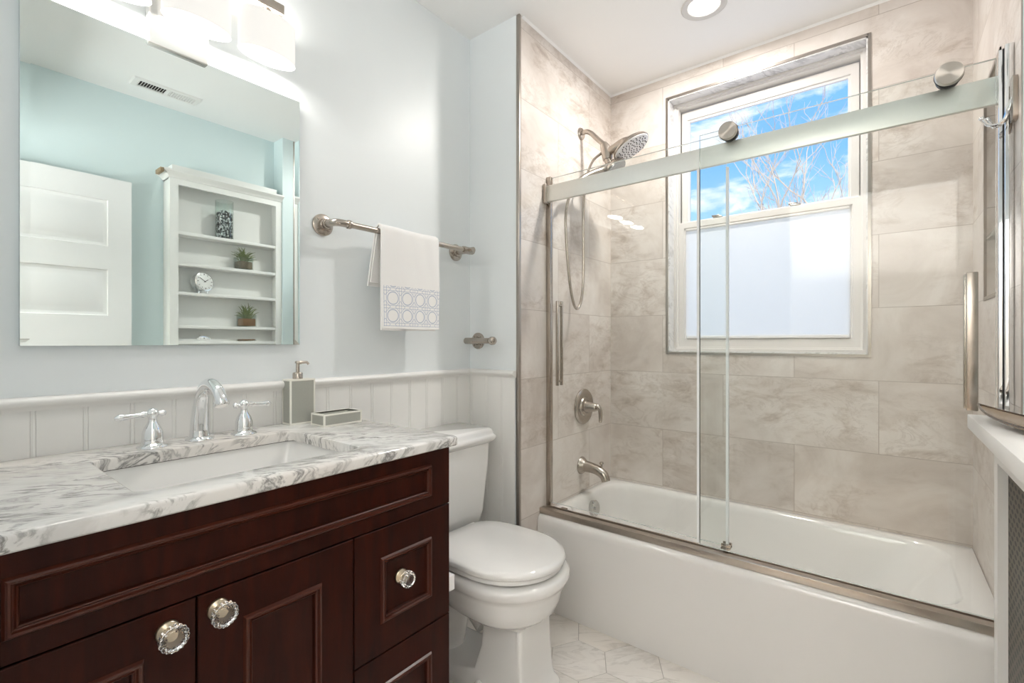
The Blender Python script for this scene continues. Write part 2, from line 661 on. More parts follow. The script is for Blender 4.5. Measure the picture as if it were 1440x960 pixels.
# floor: hexagonal marble tiles (side 0.118) over grout
mb = MB()
mb.mi = 1
mb.box(-.12, 2.75, -.5, 1.65, -.06, -.0012)
mb.mi = 0
s6 = .118
wx = s6 * math.sqrt(3)
for j in range(-9, 6):
    for i in range(-10, 7):
        cx = 1.585 + wx * i + (wx / 2 if j % 2 else 0)
        cy = .922 + 1.5 * s6 * j
        if not (-.02 < cx < 1.95 and -.42 < cy < 1.56):
            continue
        L = []
        for rr_, z in ((s6 - .0012, -.0012), (s6 - .0016, -.0002), (s6 - .0026, 0.0)):
            L.append([(min(max(cx + rr_ * math.sin(k * PI / 3), -.1), 1.9), min(max(cy + rr_ * math.cos(k * PI / 3), -.42), 1.58), z) for k in range(6)])
        mb.loops(L, False, True)
struct(mb.build('floor', [M_HEX, M_GROUT], sharp=20))

struct(MB().box(-.12, 2.75, -.5, 1.65, ZC, ZC + .1).build('ceiling', M_CEIL))
w_n = struct(MB().box(-.12, XR + .02, YN, YN + .1, 0, ZC).build('wall_north', M_PAINT))
w_r = struct(MB().box(XR, XW + .1, YP + .012, YN + .1, 0, ZC).build('wall_north_return', M_PAINT))
struct(MB().box(XR + .006, XW, YP, YP + .012, 0, ZC).build('wall_tub_north', M_TILE_N))
# window wall with its opening
WY0, WY1, WZ0, WZ1 = .052, .92, 1.162, 2.528
mb = MB()
mb.box(XW, XW + .18, -.5, WY0, 0, ZC).box(XW, XW + .18, WY1, YP + .05, 0, ZC)
mb.box(XW, XW + .18, WY0, WY1, 0, WZ0).box(XW, XW + .18, WY0, WY1, WZ1, ZC)
struct(mb.build('wall_east', M_TILE_E))
# tub end wall with recessed niche
NX0, NX1, NZ0, NZ1 = 1.98, 2.259, 1.366, 2.075
mb = MB()
mb.box(1.70, NX0, YE - .13, YE, 0, ZC).box(NX1, XW, YE - .13, YE, 0, ZC)
mb.box(NX0, NX1, YE - .13, YE, 0, NZ0).box(NX0, NX1, YE - .13, YE, NZ1, ZC)
mb.box(NX0, NX1, YE - .13, YE - .09, NZ0, NZ1)
w_s = struct(mb.build('wall_tub_south', M_TILE_S))
mb = MB()
for a, b_ in ((NX0 - .008, NX0 + .004), (NX1 - .004, NX1 + .008)):
    mb.box(a, b_, YE - .004, YE + .003, NZ0 - .008, NZ1 + .008)
for a, b_ in ((NZ0 - .008, NZ0 + .004), (NZ1 - .004, NZ1 + .008)):
    mb.box(NX0 - .008, NX1 + .008, YE - .004, YE + .003, a, b_)
mb.build('niche_edging', M_TRIMM, w_s)
MB().box(NX0, NX1, YE - .09, YE - .002, 1.562, 1.575, .001).build('niche_shelf', M_JAR, w_s)
struct(MB().box(1.62, 1.70, YE - .23, YE, 0, ZC).build('wall_south_return', M_PAINT_DIM))
struct(MB().box(-.12, 1.62, YS - .1, YS, 0, ZC).build('wall_south', M_PAINT_DIM))
# door wall: the camera stands in its doorway
DY0, DY1, DZ = -.33, .50, 2.14
mb = MB()
mb.box(-.12, -.02, DY1, YN, 0, ZC).box(-.12, -.02, YS, DY0, 0, ZC).box(-.12, -.02, DY0, DY1, DZ, ZC)
struct(mb.build('wall_west', M_PAINT))
# hall beyond the doorway
mb = MB()
struct(MB().box(-1.5, -.12, -1.0, 1.3, ZC, ZC + .1).build('ceiling_hall', M_CEIL))
mb.box(-1.6, -1.5, -1.0, 1.3, 0, ZC + .1).box(-.13, -.12, -1.0, -.45, 0, ZC)
mb.box(-1.5, -.12, -1.1, -1.0, 0, ZC).box(-1.5, -.12, 1.3, 1.4, 0, ZC)
struct(mb.build('wall_hall', M_HALL))
struct(MB().box(-1.5, -.12, -1.0, 1.3, -.06, -.001).build('floor_hall', speckle(pmat('hall_wood_floor', (.42, .30, .2), .4), 12, .15)))
struct(MB().box(-6, 40, -25, 25, -3.2, -3.0).build('ground', M_GROUND))

# wainscot: beadboard under the chair rail
def bead_profile(a0, a1, first, pitch=.0917):
    pts = [(a0, 0.0)]
    x = first
    while x < a1 - .012:
        if x > a0 + .012:
            pts += [(x - .0055, 0), (x - .0047, -.0018), (x - .0036, -.0003), (x, .0008), (x + .0036, -.0003), (x + .0047, -.0018), (x + .0055, 0)]
        x += pitch
    pts.append((a1, 0.0))
    return pts


ZR0, ZR1 = 1.060, 1.092
mb = MB()
pr = bead_profile(-.02, XR - .010, .0823)
mb.loops([[(x, YN - .010 - d, z) for x, d in pr] for z in (.12, ZR0 + .005)], closed=False)
mb.build('wainscot', M_TRIM, w_n, sharp=15)
mb = MB()
pr = bead_profile(YP + .014, YN - .008, 1.345)
mb.loops([[(XR - .010 - d, y, z) for y, d in pr] for z in (.12, ZR0 + .005)], closed=False)
mb.build('wainscot', M_TRIM, w_r, sharp=15)
RP = [(0, ZR0), (.014, ZR0), (.016, ZR0 + .006), (.024, ZR0 + .010), (.030, ZR0 + .018), (.030, ZR0 + .024), (.024, ZR0 + .031), (.012, ZR1), (0, ZR1)]
mb = MB().loops([[(x, YN - p, z) for p, z in RP] for x in (-.02, XR)], True, True)
struct(mb.build('trim_1', M_TRIM, sharp=50))
mb = MB().loops([[(XR - p, y, z) for p, z in RP] for y in (YP + .012, YN)], True, True)
struct(mb.build('trim_2', M_TRIM, sharp=50))
BP = [(0, 0), (.018, 0), (.018, .10), (.012, .115), (.010, .125), (0, .125)]
struct(MB().loops([[(x, YN - p, z) for p, z in BP] for x in (-.02, XR)], True, True).build('baseboard_north', M_TRIM, sharp=40))
struct(MB().loops([[(XR - p, y, z) for p, z in BP] for y in (YP + .012, YN)], True, True).build('baseboard_return', M_TRIM, sharp=40))
# metal edge of the tile on the return wall, and the caulk line under the ceiling
struct(MB().box(XR - .003, XR + .009, YP - .004, YP + .014, 0, ZC - .002, .001).build('trim_3', M_TRIMM))
struct(MB().box(1.697, 1.703, YE - .002, YE + .003, 0, ZC - .002).build('trim_4', M_TRIMM))
mb = MB()
mb.prism([(XR + .02, YP, ZC), (XR + .02, YP - .009, ZC), (XR + .02, YP, ZC - .009)], (XW - XR - .02, 0, 0))
mb.prism([(XW, YP, ZC), (XW - .009, YP, ZC), (XW, YP, ZC - .009)], (0, YE - YP, 0))
struct(mb.build('trim_5', M_CEIL))

# ------------------------------------------------------------------ window
wroot = bpy.data.objects.new('window_1', None)
COL.objects.link(wroot)
wroot.location = (XW + .1, (WY0 + WY1) / 2, WZ0)
struct(wroot)
e = .010
mb = MB()
for y0, y1, z0, z1 in ((WY0 - e, WY0 + .002, WZ0 - e, WZ1 + e), (WY1 - .002, WY1 + e, WZ0 - e, WZ1 + e), (WY0, WY1, WZ0 - e, WZ0 + .002), (WY0, WY1, WZ1 - .002, WZ1 + e)):
    mb.box(XW - .003, XW + .01, y0, y1, z0, z1)
mb.build('metal_edging', M_TRIMM, wroot)
mb = MB()
for y0, y1, z0, z1 in ((WY0, WY0 + .008, WZ0, WZ1), (WY1 - .008, WY1, WZ0, WZ1), (WY0, WY1, WZ0, WZ0 + .008), (WY0, WY1, WZ1 - .008, WZ1)):
    mb.box(XW + .002, XW + .16, y0, y1, z0, z1)
mb.build('reveal_lining', M_REVEAL, wroot)
# frame: stepped loops in the Y-Z plane
def yz_ring(mb, rects, cap_last=False):
    L = []
    for (y0, y1, z0, z1, x) in rects:
        L.append([(x, y0, z0), (x, y1, z0), (x, y1, z1), (x, y0, z1)])
    mb.loops(L)


FY0, FY1, FZ0, FZ1 = WY0 + .008, WY1 - .008, WZ0 + .008, WZ1 - .008
mb = MB()
def inset(d, x):
    return (FY0 + d, FY1 - d, FZ0 + d, FZ1 - d, x)
yz_ring(mb, [inset(0, XW + .075), inset(.012, XW + .072), inset(.014, XW + .082), inset(.022, XW + .084), inset(.024, XW + .16), inset(0, XW + .16)])
mb.build('outer_frame', M_VINYL, wroot)
def sash(y0, y1, z0, z1, x0, x1, gy0, gy1, gz0, gz1, name):
    mb = MB()
    yz_ring(mb, [(y0, y1, z0, z1, x1), (y0, y1, z0, z1, x0 + .003), (y0 + .003, y1 - .003, z0 + .003, z1 - .003, x0),
                 (gy0 - .012, gy1 + .012, gz0 - .012, gz1 + .012, x0), (gy0 - .008, gy1 + .008, gz0 - .008, gz1 + .008, x0 + .008),
                 (gy0, gy1, gz0, gz1, x0 + .010), (gy0, gy1, gz0, gz1, x1)])
    so = mb.build(name, M_VINYL, wroot)
    MB().box((x0 + x1) / 2, (x0 + x1) / 2 + .005, gy0 - .001, gy1 + .001, gz0 - .001, gz1 + .001).build('pane', M_PANE, so)
    return so


XS = XW + .098
sash(.085, .887, 1.84, 2.49, XS + .028, XS + .055, .130, .845, 1.885, 2.432, 'upper_sash')
lows = sash(.078, .894, 1.186, 1.872, XS - .006, XS + .026, .122, .852, 1.243, 1.828, 'lower_sash')
for y in (.335, .69):
    MB().box(XS - .004, XS + .022, y - .022, y + .022, 1.872, 1.882, .003).box(XS + .0, XS + .016, y - .008, y + .030, 1.882, 1.890, .002).build('sash_lock', M_NICKEL, lows)
mb = MB().box(XS + .022, XS + .030, .0785, .0845, 1.19, 2.49).box(XS + .022, XS + .030, .888, .893, 1.19, 2.49)
mb.build('jamb_gap', M_DARK, wroot)
bl = thing('window_blind', 'white translucent blind filling the lower half of the window', 'blind', (XS - .005, .487, 1.24))
mb = MB()
n = 24
mb.loops([[(XS + .001 + (.0015 if k % 2 else 0), y, 1.252 + (1.829 - 1.252) * k / n) for y in (.120, .854)] for k in range(n + 1)], closed=False)
mb.build('blind_fabric', M_BLIND, bl)
MB().box(XS - .012, XS + .004, .121, .846, 1.236, 1.252, .003).build('bottom_rail', M_WHITEP, bl)
MB().box(XS - .010, XS + .004, .122, .852, 1.822, 1.834, .003).build('head_rail', M_VINYL, bl)

# ------------------------------------------------------------------ door leaning open against the south wall
def nested_xz(mb, rects, cap=True):
    L = [[(x0, y, z0), (x1, y, z0), (x1, y, z1), (x0, y, z1)] for (x0, x1, z0, z1, y) in rects]
    mb.loops(L, False, cap)


dx0, dx1, dyf, dyb = .03, .783, -.33, -.365
mb = MB()
mb.box(dx0, dx1, dyb, dyf - .012, .012, 2.13)
mb.box(dx0, .135, dyf - .012, dyf, .012, 2.13).box(.678, dx1, dyf - .012, dyf, .012, 2.13)
tops = [2.004 - .385 * k for k in range(5)]
edges = [2.13] + [v for tz in tops for v in (tz, tz - .255)] + [.012]
for k in range(0, len(edges), 2):
    mb.box(.135, .678, dyf - .012, dyf, edges[k + 1], edges[k])
for tz in tops:
    z1, z0 = tz, tz - .255
    nested_xz(mb, [(.135, .678, z0, z1, dyf), (.138, .675, z0 + .003, z1 - .003, dyf - .006), (.150, .663, z0 + .015, z1 - .015, dyf - .0115), (.158, .655, z0 + .02, z1 - .02, dyf - .0115), (.190, .623, z0 + .046, z1 - .046, dyf - .001)])
dr = struct(mb.build('door_1', M_DOOR))
MB().lathe([(.028, 0), (.028, .006), (.012, .01), (.011, .03), (.026, .04), (.028, .052), (.02, .062), (0, .064)], (.728, dyf, 1.0), (0, 1, 0)).build('door_handle', M_NICKEL, dr)
for z in (.25, 1.1, 1.9):
    MB().lathe([(.008, 0), (.008, .09)], (.024, dyf + .002, z), (0, 0, 1), 12).build('hinge', M_NICKEL, dr)

# ------------------------------------------------------------------ bathtub
tub = thing('bathtub', 'white alcove bathtub with a plain flat apron behind sliding glass', 'bathtub', (2.15, .49, 0))
TX0, TX1, TY0, TY1, TZ = 1.784, XW - .001, YE + .001, YP - .001, .425
mb = MB()
L = [rrect(TX0 + .006, TX1, TY0, TY1, .004, 0, 8), rrect(TX0, TX1, TY0, TY1, .004, .385, 8), rrect(TX0 + .001, TX1, TY0, TY1, .004, .402, 8),
     rrect(TX0 + .006, TX1, TY0, TY1, .005, .415, 8), rrect(TX0 + .016, TX1, TY0, TY1, .006, .423, 8), rrect(TX0 + .03, TX1 - .002, TY0 + .002, TY1 - .002, .008, TZ, 8)]
bx0, bx1, by0, by1 = 1.905, 2.492, -.20, 1.218
for (d, z, r, ey) in ((0, TZ, .13, 0), (.006, .422, .13, 0), (.013, .412, .128, 0), (.018, .395, .126, .01), (.030, .33, .13, .05), (.045, .22, .14, .11), (.062, .15, .15, .16), (.09, .115, .15, .2), (.14, .10, .14, .25), (.20, .097, .10, .32)):
    L.append(rrect(bx0 + d, bx1 - d, by0 + d + ey, by1 - d * .75, r, z, 8))
mb.loops(L, True, True)
mb.build('tub_shell', M_TUB, tub, sharp=50)
ov = MB().lathe([(.040, -.02), (.040, .004), (.036, .009), (.030, .009), (.024, .006), (.006, .006), (.006, .009), (0, .009)], (2.205, 1.184, .352), (0, -1, .14))
ov.build('overflow_plate', M_OVER, tub)
MB().lathe([(.03, 0), (.03, .004), (.024, .006), (0, .006)], (2.2, 1.0, .097), (0, 0, 1)).build('drain', M_CHROME, tub)

# ------------------------------------------------------------------ sliding shower door
sd_ = thing('shower_door', 'frameless sliding glass shower door with brushed metal header on the tub rim', 'shower door', (1.84, .49, .425))
MB().box(1.802, 1.836, YE, YP, .4255, .451, .002).box(1.836, 1.880, YE, YP, .4255, .431, .001).box(1.860, 1.866, YE, YP, .431, .448, .001).build('bottom_rail', M_RAIL, sd_)
MB().box(1.840, 1.856, YE + .004, YP - .004, 1.872, 1.948, .002).build('header_bar', M_NICKELL, sd_)
MB().box(1.828, 1.868, YP - .018, YP, 1.866, 1.956, .003).build('wall_bracket', M_NICKEL, sd_)
MB().box(1.828, 1.868, YE, YE + .026, 1.866, 1.956, .003).build('wall_bracket', M_NICKEL, sd_)
def glass_panel(x, y0, y1, z0, z1):
    g_ = MB()
    t_ = .010
    g_.box(x, x + t_, y0, y1, z0, z1)
    for f in g_.bm.faces:
        f.normal_update()
        if abs(f.normal.x) < .5:
            f.material_index = 1
    return g_.build('glass_panel', [M_GLASS, M_GEDGE], sd_, sharp=20)


glR = glass_panel(1.822, YE + .030, .542, .462, 1.990)
glL = glass_panel(1.866, .460, YP - .022, .462, 1.990)
for y, g_, x in ((.542, glR, 1.822), (.460, glL, 1.866)):
    MB().box(x - .001, x + .011, y - .009 if y < .5 else y, y if y < .5 else y + .009, .47, 1.865).build('edge_seal', M_SEAL, g_)
mb = MB().box(1.858, 1.880, YP - .024, YP - .0, .449, 1.996, .002)
mb.build('wall_jamb', M_NICKEL, sd_)
mb = MB().box(1.813, 1.842, YE, YE + .027, .452, 2.005, .002).box(1.792, 1.809, YE, YE + .018, .452, 2.008, .002)
mb.build('wall_jamb', M_CHROME, sd_)
MB().box(1.8085, 1.8135, YE + .001, YE + .020, .452, 2.004).build('jamb_gasket', M_BLACK, sd_)
for y in (.438, -.144):
    r = MB().lathe([(.024, -.001), (.024, .006), (.031, .008), (.032, .022), (.030, .027), (.004, .0265), (0, .0265)], (1.822, y, 1.972), (-1, 0, 0), 40).build('roller_cap', M_CAP, sd_, 30)
    MB().lathe([(.027, 0), (.027, .012)], (1.845, y, 1.972), (-1, 0, 0), 32).build('roller_wheel', M_BLACK, r)
    MB().lathe([(.0325, 0), (.0325, .003)], (1.8135, y, 1.972), (-1, 0, 0), 32).build('roller_gasket', M_BLACK, r)
for x, y, z0, z1, hw_, so in ((1.866, 1.190, 1.015, 1.408, .007, .008), (1.822, -.190, 1.03, 1.41, .012, .018)):
    mb = MB().box(x - so - .010, x - so, y - hw_, y + hw_, z0, z1, .002)
    mb.box(x + .010 + so, x + .020 + so, y - hw_, y + hw_, z0, z1, .002)
    for z in (z0 + .02, z1 - .02):
        mb.lathe([(.005, 0), (.005, so * 2 + .012)], (x - so - .001, y, z), (1, 0, 0), 12)
    mb.build('pull_handle', M_NICKEL, sd_)
mb = MB().box(1.846, 1.884, .442, .474, .4565, .461, .001).box(1.853, 1.862, .442, .474, .461, .474, .002).box(1.879, 1.884, .442, .474, .461, .474, .002).box(1.855, 1.873, .450, .466, .4315, .457)
mb.build('bottom_guide', M_NICKEL, sd_)
MB().box(1.884, 1.906, 1.165, 1.195, .4255, .440, .004).build('bumper', M_NICKEL, sd_)

# ------------------------------------------------------------------ shower fittings on the tiled wall
sh = thing('showerhead', 'brushed nickel shower head with docked hand shower and hanging hose', 'shower head', (2.18, YP, 1.38))
MB().lathe([(.032, 0), (.032, .003), (.028, .010), (.016, .013), (0, .013)], (2.182, YP, 2.312), (0, -1, 0)).build('wall_flange', M_NICKEL, sh)
arm = smooth_path([(2.182, YP, 2.312), (2.182, 1.225, 2.316), (2.182, 1.195, 2.300), (2.180, 1.150, 2.252), (2.178, 1.12, 2.222)], 6)
MB().tube(arm, .0125, 16).build('shower_arm', M_NICKEL, sh)
hn = Vector((.10, -.48, -.87)).normalized()
hc = Vector((2.165, .968, 2.170))
mb = MB()
mb.tube(smooth_path([(2.178, 1.122, 2.224), (2.176, 1.112, 2.205), (2.174, 1.100, 2.175), (2.172, 1.095, 2.135)], 5), lerp_list([.017, .024, .029, .024], 5), 20)
mb.tube(smooth_path([(2.174, 1.105, 2.172), (2.170, 1.06, 2.180), (2.166, 1.01, 2.196), hc - hn * .022], 5), lerp_list([.020, .022, .022, .030], 5), 20)
mb.lathe([(.012, -.030), (.042, -.026), (.075, -.014), (.090, -.004), (.093, .004), (.090, .009)], hc, hn, 48)
mb.build('rain_head', M_NICKEL, sh, 40)
fc = MB().lathe([(.089, .008), (.088, .012), (.082, .0145), (.030, .0155), (0, .0155)], hc, hn, 48).build('spray_face', pmat('pale_spray_face', (.86, .85, .84), .3, .0), sh, 40)
mb = MB()
_, fu_, fv_ = frame(hn)
for k in range(70):
    rr_ = .080 * math.sqrt((k + .5) / 70)
    an = k * 2.39996
    q_ = hc + (fu_ * math.cos(an) + fv_ * math.sin(an)) * rr_
    mb.lathe([(.0030, .012), (.0027, .0182), (0, .0182)], q_, hn, 8)
nz = mb.build('spray_nozzles', pmat('dark_nozzle_rubber', (.05, .045, .045), .6), fc)
nz['kind'] = 'stuff'
h2 = Vector((.06, -.62, -.78)).normalized()
c2 = Vector((2.155, 1.045, 2.078))
mb = MB().lathe([(.01, -.034), (.035, -.028), (.052, -.012), (.058, .002), (.056, .008)], c2, h2, 40)
mb.tube(smooth_path([c2 - h2 * .02, (2.118, 1.095, 2.068), (2.060, 1.128, 2.040), (2.000, 1.152, 2.000), (1.962, 1.168, 1.955)], 5), lerp_list([.024, .020, .0155, .014, .012], 5), 18)
mb.build('hand_shower', M_NICKEL, sh, 40)
MB().lathe([(.055, .007), (.053, .012), (.02, .014), (0, .014)], c2, h2, 40).build('hand_spray_face', pmat('grey_spray_face', (.45, .45, .44), .25, .6), sh, 40)
MB().tube(smooth_path([(2.172, 1.095, 2.14), (2.168, 1.08, 2.10), (2.16, 1.07, 2.08)], 4), .02, 16).build('dock', M_NICKEL, sh)
hose = smooth_path([(2.174, 1.130, 2.178), (2.140, 1.165, 2.130), (2.095, 1.178, 2.02), (2.076, 1.18, 1.87), (2.078, 1.18, 1.66), (2.070, 1.18, 1.48), (2.032, 1.18, 1.388), (1.985, 1.18, 1.40),
                    (1.945, 1.18, 1.51), (1.920, 1.18, 1.66), (1.910, 1.18, 1.80), (1.925, 1.175, 1.89), (1.962, 1.168, 1.955)], 8)
MB().tube(hose, .0068, 10).build('hose', M_NICKEL, sh)

sv = thing('shower_valve', 'round brushed nickel shower valve with lever on the tiled wall', 'shower valve', (2.208, YP, .876))
MB().lathe([(.094, 0), (.094, .006), (.088, .013), (.070, .016), (.060, .012), (.052, .012), (.048, .018), (.034, .022), (0, .022)], (2.208, YP, .876), (0, -1, 0), 48).build('valve_plate', M_NICKEL, sv, 40)
mb = MB().lathe([(.034, 0), (.032, .012), (.024, .035), (.022, .055), (.018, .062), (0, .063)], (2.208, YP - .018, .876), (0, -1, 0), 28)
mb.tube(smooth_path([(2.208, YP - .062, .884), (2.209, YP - .085, .882), (2.212, YP - .098, .862), (2.214, YP - .100, .825), (2.214, YP - .098, .800)], 5), lerp_list([.014, .013, .011, .010, .008], 5), 14)
mb.build('lever', M_NICKEL, sv, 40)

ts = thing('tub_spout', 'brushed nickel tub spout with diverter knob over the tub end', 'spout', (2.186, YP, .545))
mb = MB().lathe([(.046, 0), (.046, .004), (.042, .010), (.030, .024), (.026, .034)], (2.19, YP, .567), (0, -1, 0), 28)
mb.tube(smooth_path([(2.19, YP - .02, .567), (2.19, YP - .07, .562), (2.19, YP - .105, .553), (2.19, YP - .132, .535), (2.19, YP - .143, .508)], 6), lerp_list([.030, .026, .025, .024, .0225], 6), 24)
mb.build('spout_body', M_NICKEL, ts, 45)
MB().lathe([(.005, 0), (.005, .020), (.010, .024), (.011, .030), (.008, .034), (0, .034)], (2.19, YP - .118, .568), (0, 0, 1), 16).build('diverter_knob', M_NICKEL, ts)

rh = thing('robe_hook', 'double robe hook of nickel on the tiled wall beside the door jamb', 'hook', (1.765, YE, 1.80))
mb = MB()
mb.loops([[(x, y, z) for x, y, z in [(p.x, YE + q_, p.y) for p in [Vector((v.x, v.y)) for v in rrect(1.745, 1.785, 1.79, 1.905, .012, 0, 4)]]] for q_ in (0, .010)], True, True)
mb.build('hook_plate', M_NICKEL, rh)
for dx, ln_ in ((.0, .052), (.016, .040)):
    p = smooth_path([(1.762 + dx, YE + .008, 1.852), (1.764 + dx, YE + .016, 1.82), (1.768 + dx, YE + .022, 1.800), (1.775 + dx, YE + .035, 1.792), (1.782 + dx, YE + ln_, 1.800), (1.786 + dx, YE + ln_ + .010, 1.820)], 5)
    mb = MB().tube(p, .0042, 10)
    mb.sphere(p[-1], .0065, 12, 8)
    mb.build('hook_prong', M_CHROME, rh)

# ------------------------------------------------------------------ vanity
va = thing('vanity_cabinet', 'dark cherry bathroom vanity with panelled doors and glass knobs under marble', 'vanity', (.47, 1.25, 0))
VX0, VX1, VF, VB, VZ = 0.0, .944, .968, 1.535, .925
ST = .016
mb = MB()
mb.box(VX0, VX0 + .018, VF + .03, VB, .0, VZ - .001).box(VX1 - .018, VX1, VF + .03, VB, .0, VZ - .001)
mb.box(VX0 + .018, VX1 - .018, VB - .012, VB, .10, VZ - .001).box(VX0 + .018, VX1 - .018, VF + .03, VB - .012, .10, .118)
mb.box(VX0, VX1, VF + ST, VF + .03, .10, VZ - .002)
mb.build('cabinet_body', M_WOOD, va)
def front(name, x0, x1, z0, z1, p):
    """a front with a moulded frame around a recessed panel"""
    prof = [(0, 0), (.003, .0055), (.0055, .007), (.0085, .0065), (.0105, .002), (.0125, .001), (.0145, .003), (.0165, .001), (.0185, -.006), (.020, -.0065)]
    rects = [(x0, x1, z0, z1, VF + ST), (x0, x1, z0, z1, VF + .0015), (x0 + .0015, x1 - .0015, z0 + .0015, z1 - .0015, VF)]
    for i_, d in prof:
        rects.append((p[0] + i_, p[1] - i_, p[2] + i_, p[3] - i_, VF - d))
    mb = MB()
    nested_xz(mb, rects)
    mb.bm.faces.ensure_lookup_table()
    for f in mb.bm.faces:      # glossier moulding, its highlights painted in as a redder tone
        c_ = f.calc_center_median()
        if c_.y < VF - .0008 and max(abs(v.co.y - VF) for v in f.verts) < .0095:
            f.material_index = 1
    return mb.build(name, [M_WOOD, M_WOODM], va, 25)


front('top_panel', VX0, VX1, .7645, VZ - .001, (.078, .876, .800, .888))
def knob(parent, x, z, yb, r=.0222):
    k = MB().lathe([(.0185, 0), (.0185, .003), (.0165, .006), (.009, .009), (.0065, .013), (.0065, .0195)], (x, yb, z), (0, -1, 0), 28).build('knob', M_BRASS, parent, 40)
    k['label'] = 'glass knob on a metal base'
    MB().lathe([(.0072, .0185), (.013, .0195), (.019, .0225), (r * .96, .027), (r, .032), (r * .97, .0365), (r * .80, .040), (r * .66, .0375), (r * .58, .0395), (r * .30, .0415), (0, .0418)], (x, yb, z), (0, -1, 0), 72, True, (18, .035)).build('crystal', M_CRYSTAL, k, 25)
    return k


d1_ = front('door', VX0, .3155, .105, .7615, (.078, .240, .19, .692))
d2_ = front('door', .3185, .6355, .105, .7615, (.395, .557, .19, .692))
r1_ = front('drawer', .6385, VX1, .4545, .7615, (.710, .876, .528, .690))
r2_ = front('drawer', .6385, VX1, .105, .4515, (.710, .876, .195, .378))
knob(d1_, .273, .722, VF)
knob(d2_, .351, .727, VF)
knob(r1_, .777, .620, VF + .007, .0195)
knob(r2_, .777, .287, VF + .007, .0195)
MB().box(VX0 + .02, VX1 - .02, VF + .05, VF + .07, 0, .1).build('toe_kick', M_WOOD, va)

ct = MB()
CX0, CX1, CY0, CY1, CZ0, CZ1 = -.018, .962, .952, 1.5385, .9255, .953
hx0, hx1, hy0, hy1 = .248, .705, 1.040, 1.392
L = [rrect(CX0 + .003, CX1 - .003, CY0 + .003, CY1, .004, CZ0, 6), rrect(CX0, CX1, CY0, CY1, .005, CZ0 + .003, 6), rrect(CX0, CX1, CY0, CY1, .005, CZ1 - .007, 6),
     rrect(CX0 + .002, CX1 - .002, CY0 + .002, CY1, .005, CZ1 - .003, 6), rrect(CX0 + .007, CX1 - .007, CY0 + .007, CY1, .005, CZ1, 6),
     rrect(hx0 - .006, hx1 + .006, hy0 - .006, hy1 + .006,   .030, CZ1, 6), rrect(hx0 - .002, hx1 + .002, hy0 - .002, hy1 + .002, .027, CZ1 - .002, 6),
     rrect(hx0, hx1, hy0, hy1, .025, CZ1 - .007, 6), rrect(hx0, hx1, hy0, hy1, .025, CZ0, 6)]
ct.loops(L, ring=True)
tag(ct.build('countertop', M_MARBLE, sharp=40), 'grey-veined white marble countertop with a sink cut-out on the dark vanity', 'countertop')
sk = thing('sink', 'white rectangular undermount sink set below the marble countertop', 'sink', (.4765, 1.216, .79))
mb = MB()
L = []
for d, z, r in ((-.014, .925, .05), (-.014, .910, .05), (-.008, .9225, .03), (-.007, .916, .03), (-.002, .895, .032), (.010, .85, .04), (.03, .815, .06), (.06, .80, .07), (.12, .796, .05)):
    L.append(rrect(hx0 + d, hx1 - d, hy0 + d, hy1 - d, r, z, 6))
L = L[2:]
mb.loops(L, False, True)
sb = mb.build('basin', M_PORC, sk, 50)
MB().lathe([(.022, 0), (.022, .003), (.016, .005), (.006, .003), (0, .003)], (.4765, 1.216, .7965), (0, 0, 1)).build('drain', M_CHROME, sk)

# faucet
fa = thing('faucet', 'chrome gooseneck faucet with two lever handles behind the sink', 'faucet', (.489, 1.472, .953))
mb = MB().lathe([(.034, 0), (.034, .003), (.031, .007), (.025, .010), (.024, .018), (.0235, .026)], (.489, 1.472, .953), (0, 0, 1), 36)
sp_ = smooth_path([(.489, 1.472, .970), (.489, 1.470, 1.01), (.489, 1.462, 1.050), (.489, 1.446, 1.083), (.489, 1.418, 1.104), (.489, 1.384, 1.107), (.489, 1.352, 1.095), (.489, 1.334, 1.078), (.489, 1.326, 1.062)], 6)
mb.tube(sp_, lerp_list([.0235, .0215, .0185, .0170, .0160, .0152, .0148, .0148, .0152], 6), 24)
mb.lathe([(.0150, 0), (.0180, .001), (.0180, .008), (.0155, .012), (0, .012)], (.489, 1.3285, 1.067), (0, -.42, -.91), 24)
mb.build('spout', M_CHROME, fa, 45)
for x, s_ in ((.379, -1), (.597, 1)):
    y = 1.458
    mb = MB().lathe([(.033, 0), (.033, .003), (.029, .007), (.0235, .011), (.0225, .020), (.0225, .036), (.018, .050), (.011, .062), (.009, .070), (.0095, .074), (.013, .080), (.0145, .086), (.012, .093), (.006, .098), (0, .099)], (x, y, .953), (0, 0, 1), 32)
    hd = mb.build('handle', M_CHROME, fa, 45)
    z = 1.038
    mb = MB().tube([(x + s_ * d, y, z - abs(d) * .06) for d in (-.030, -.027, -.021, -.014, 0, .014, .020, .026, .034, .048, .058, .066, .073, .076)],
                   [.003, .007, .0085, .005, .010, .0065, .0085, .006, .0055, .006, .008, .0095, .006, .003], 18)
    mb.build('lever', M_CHROME, hd, 45)

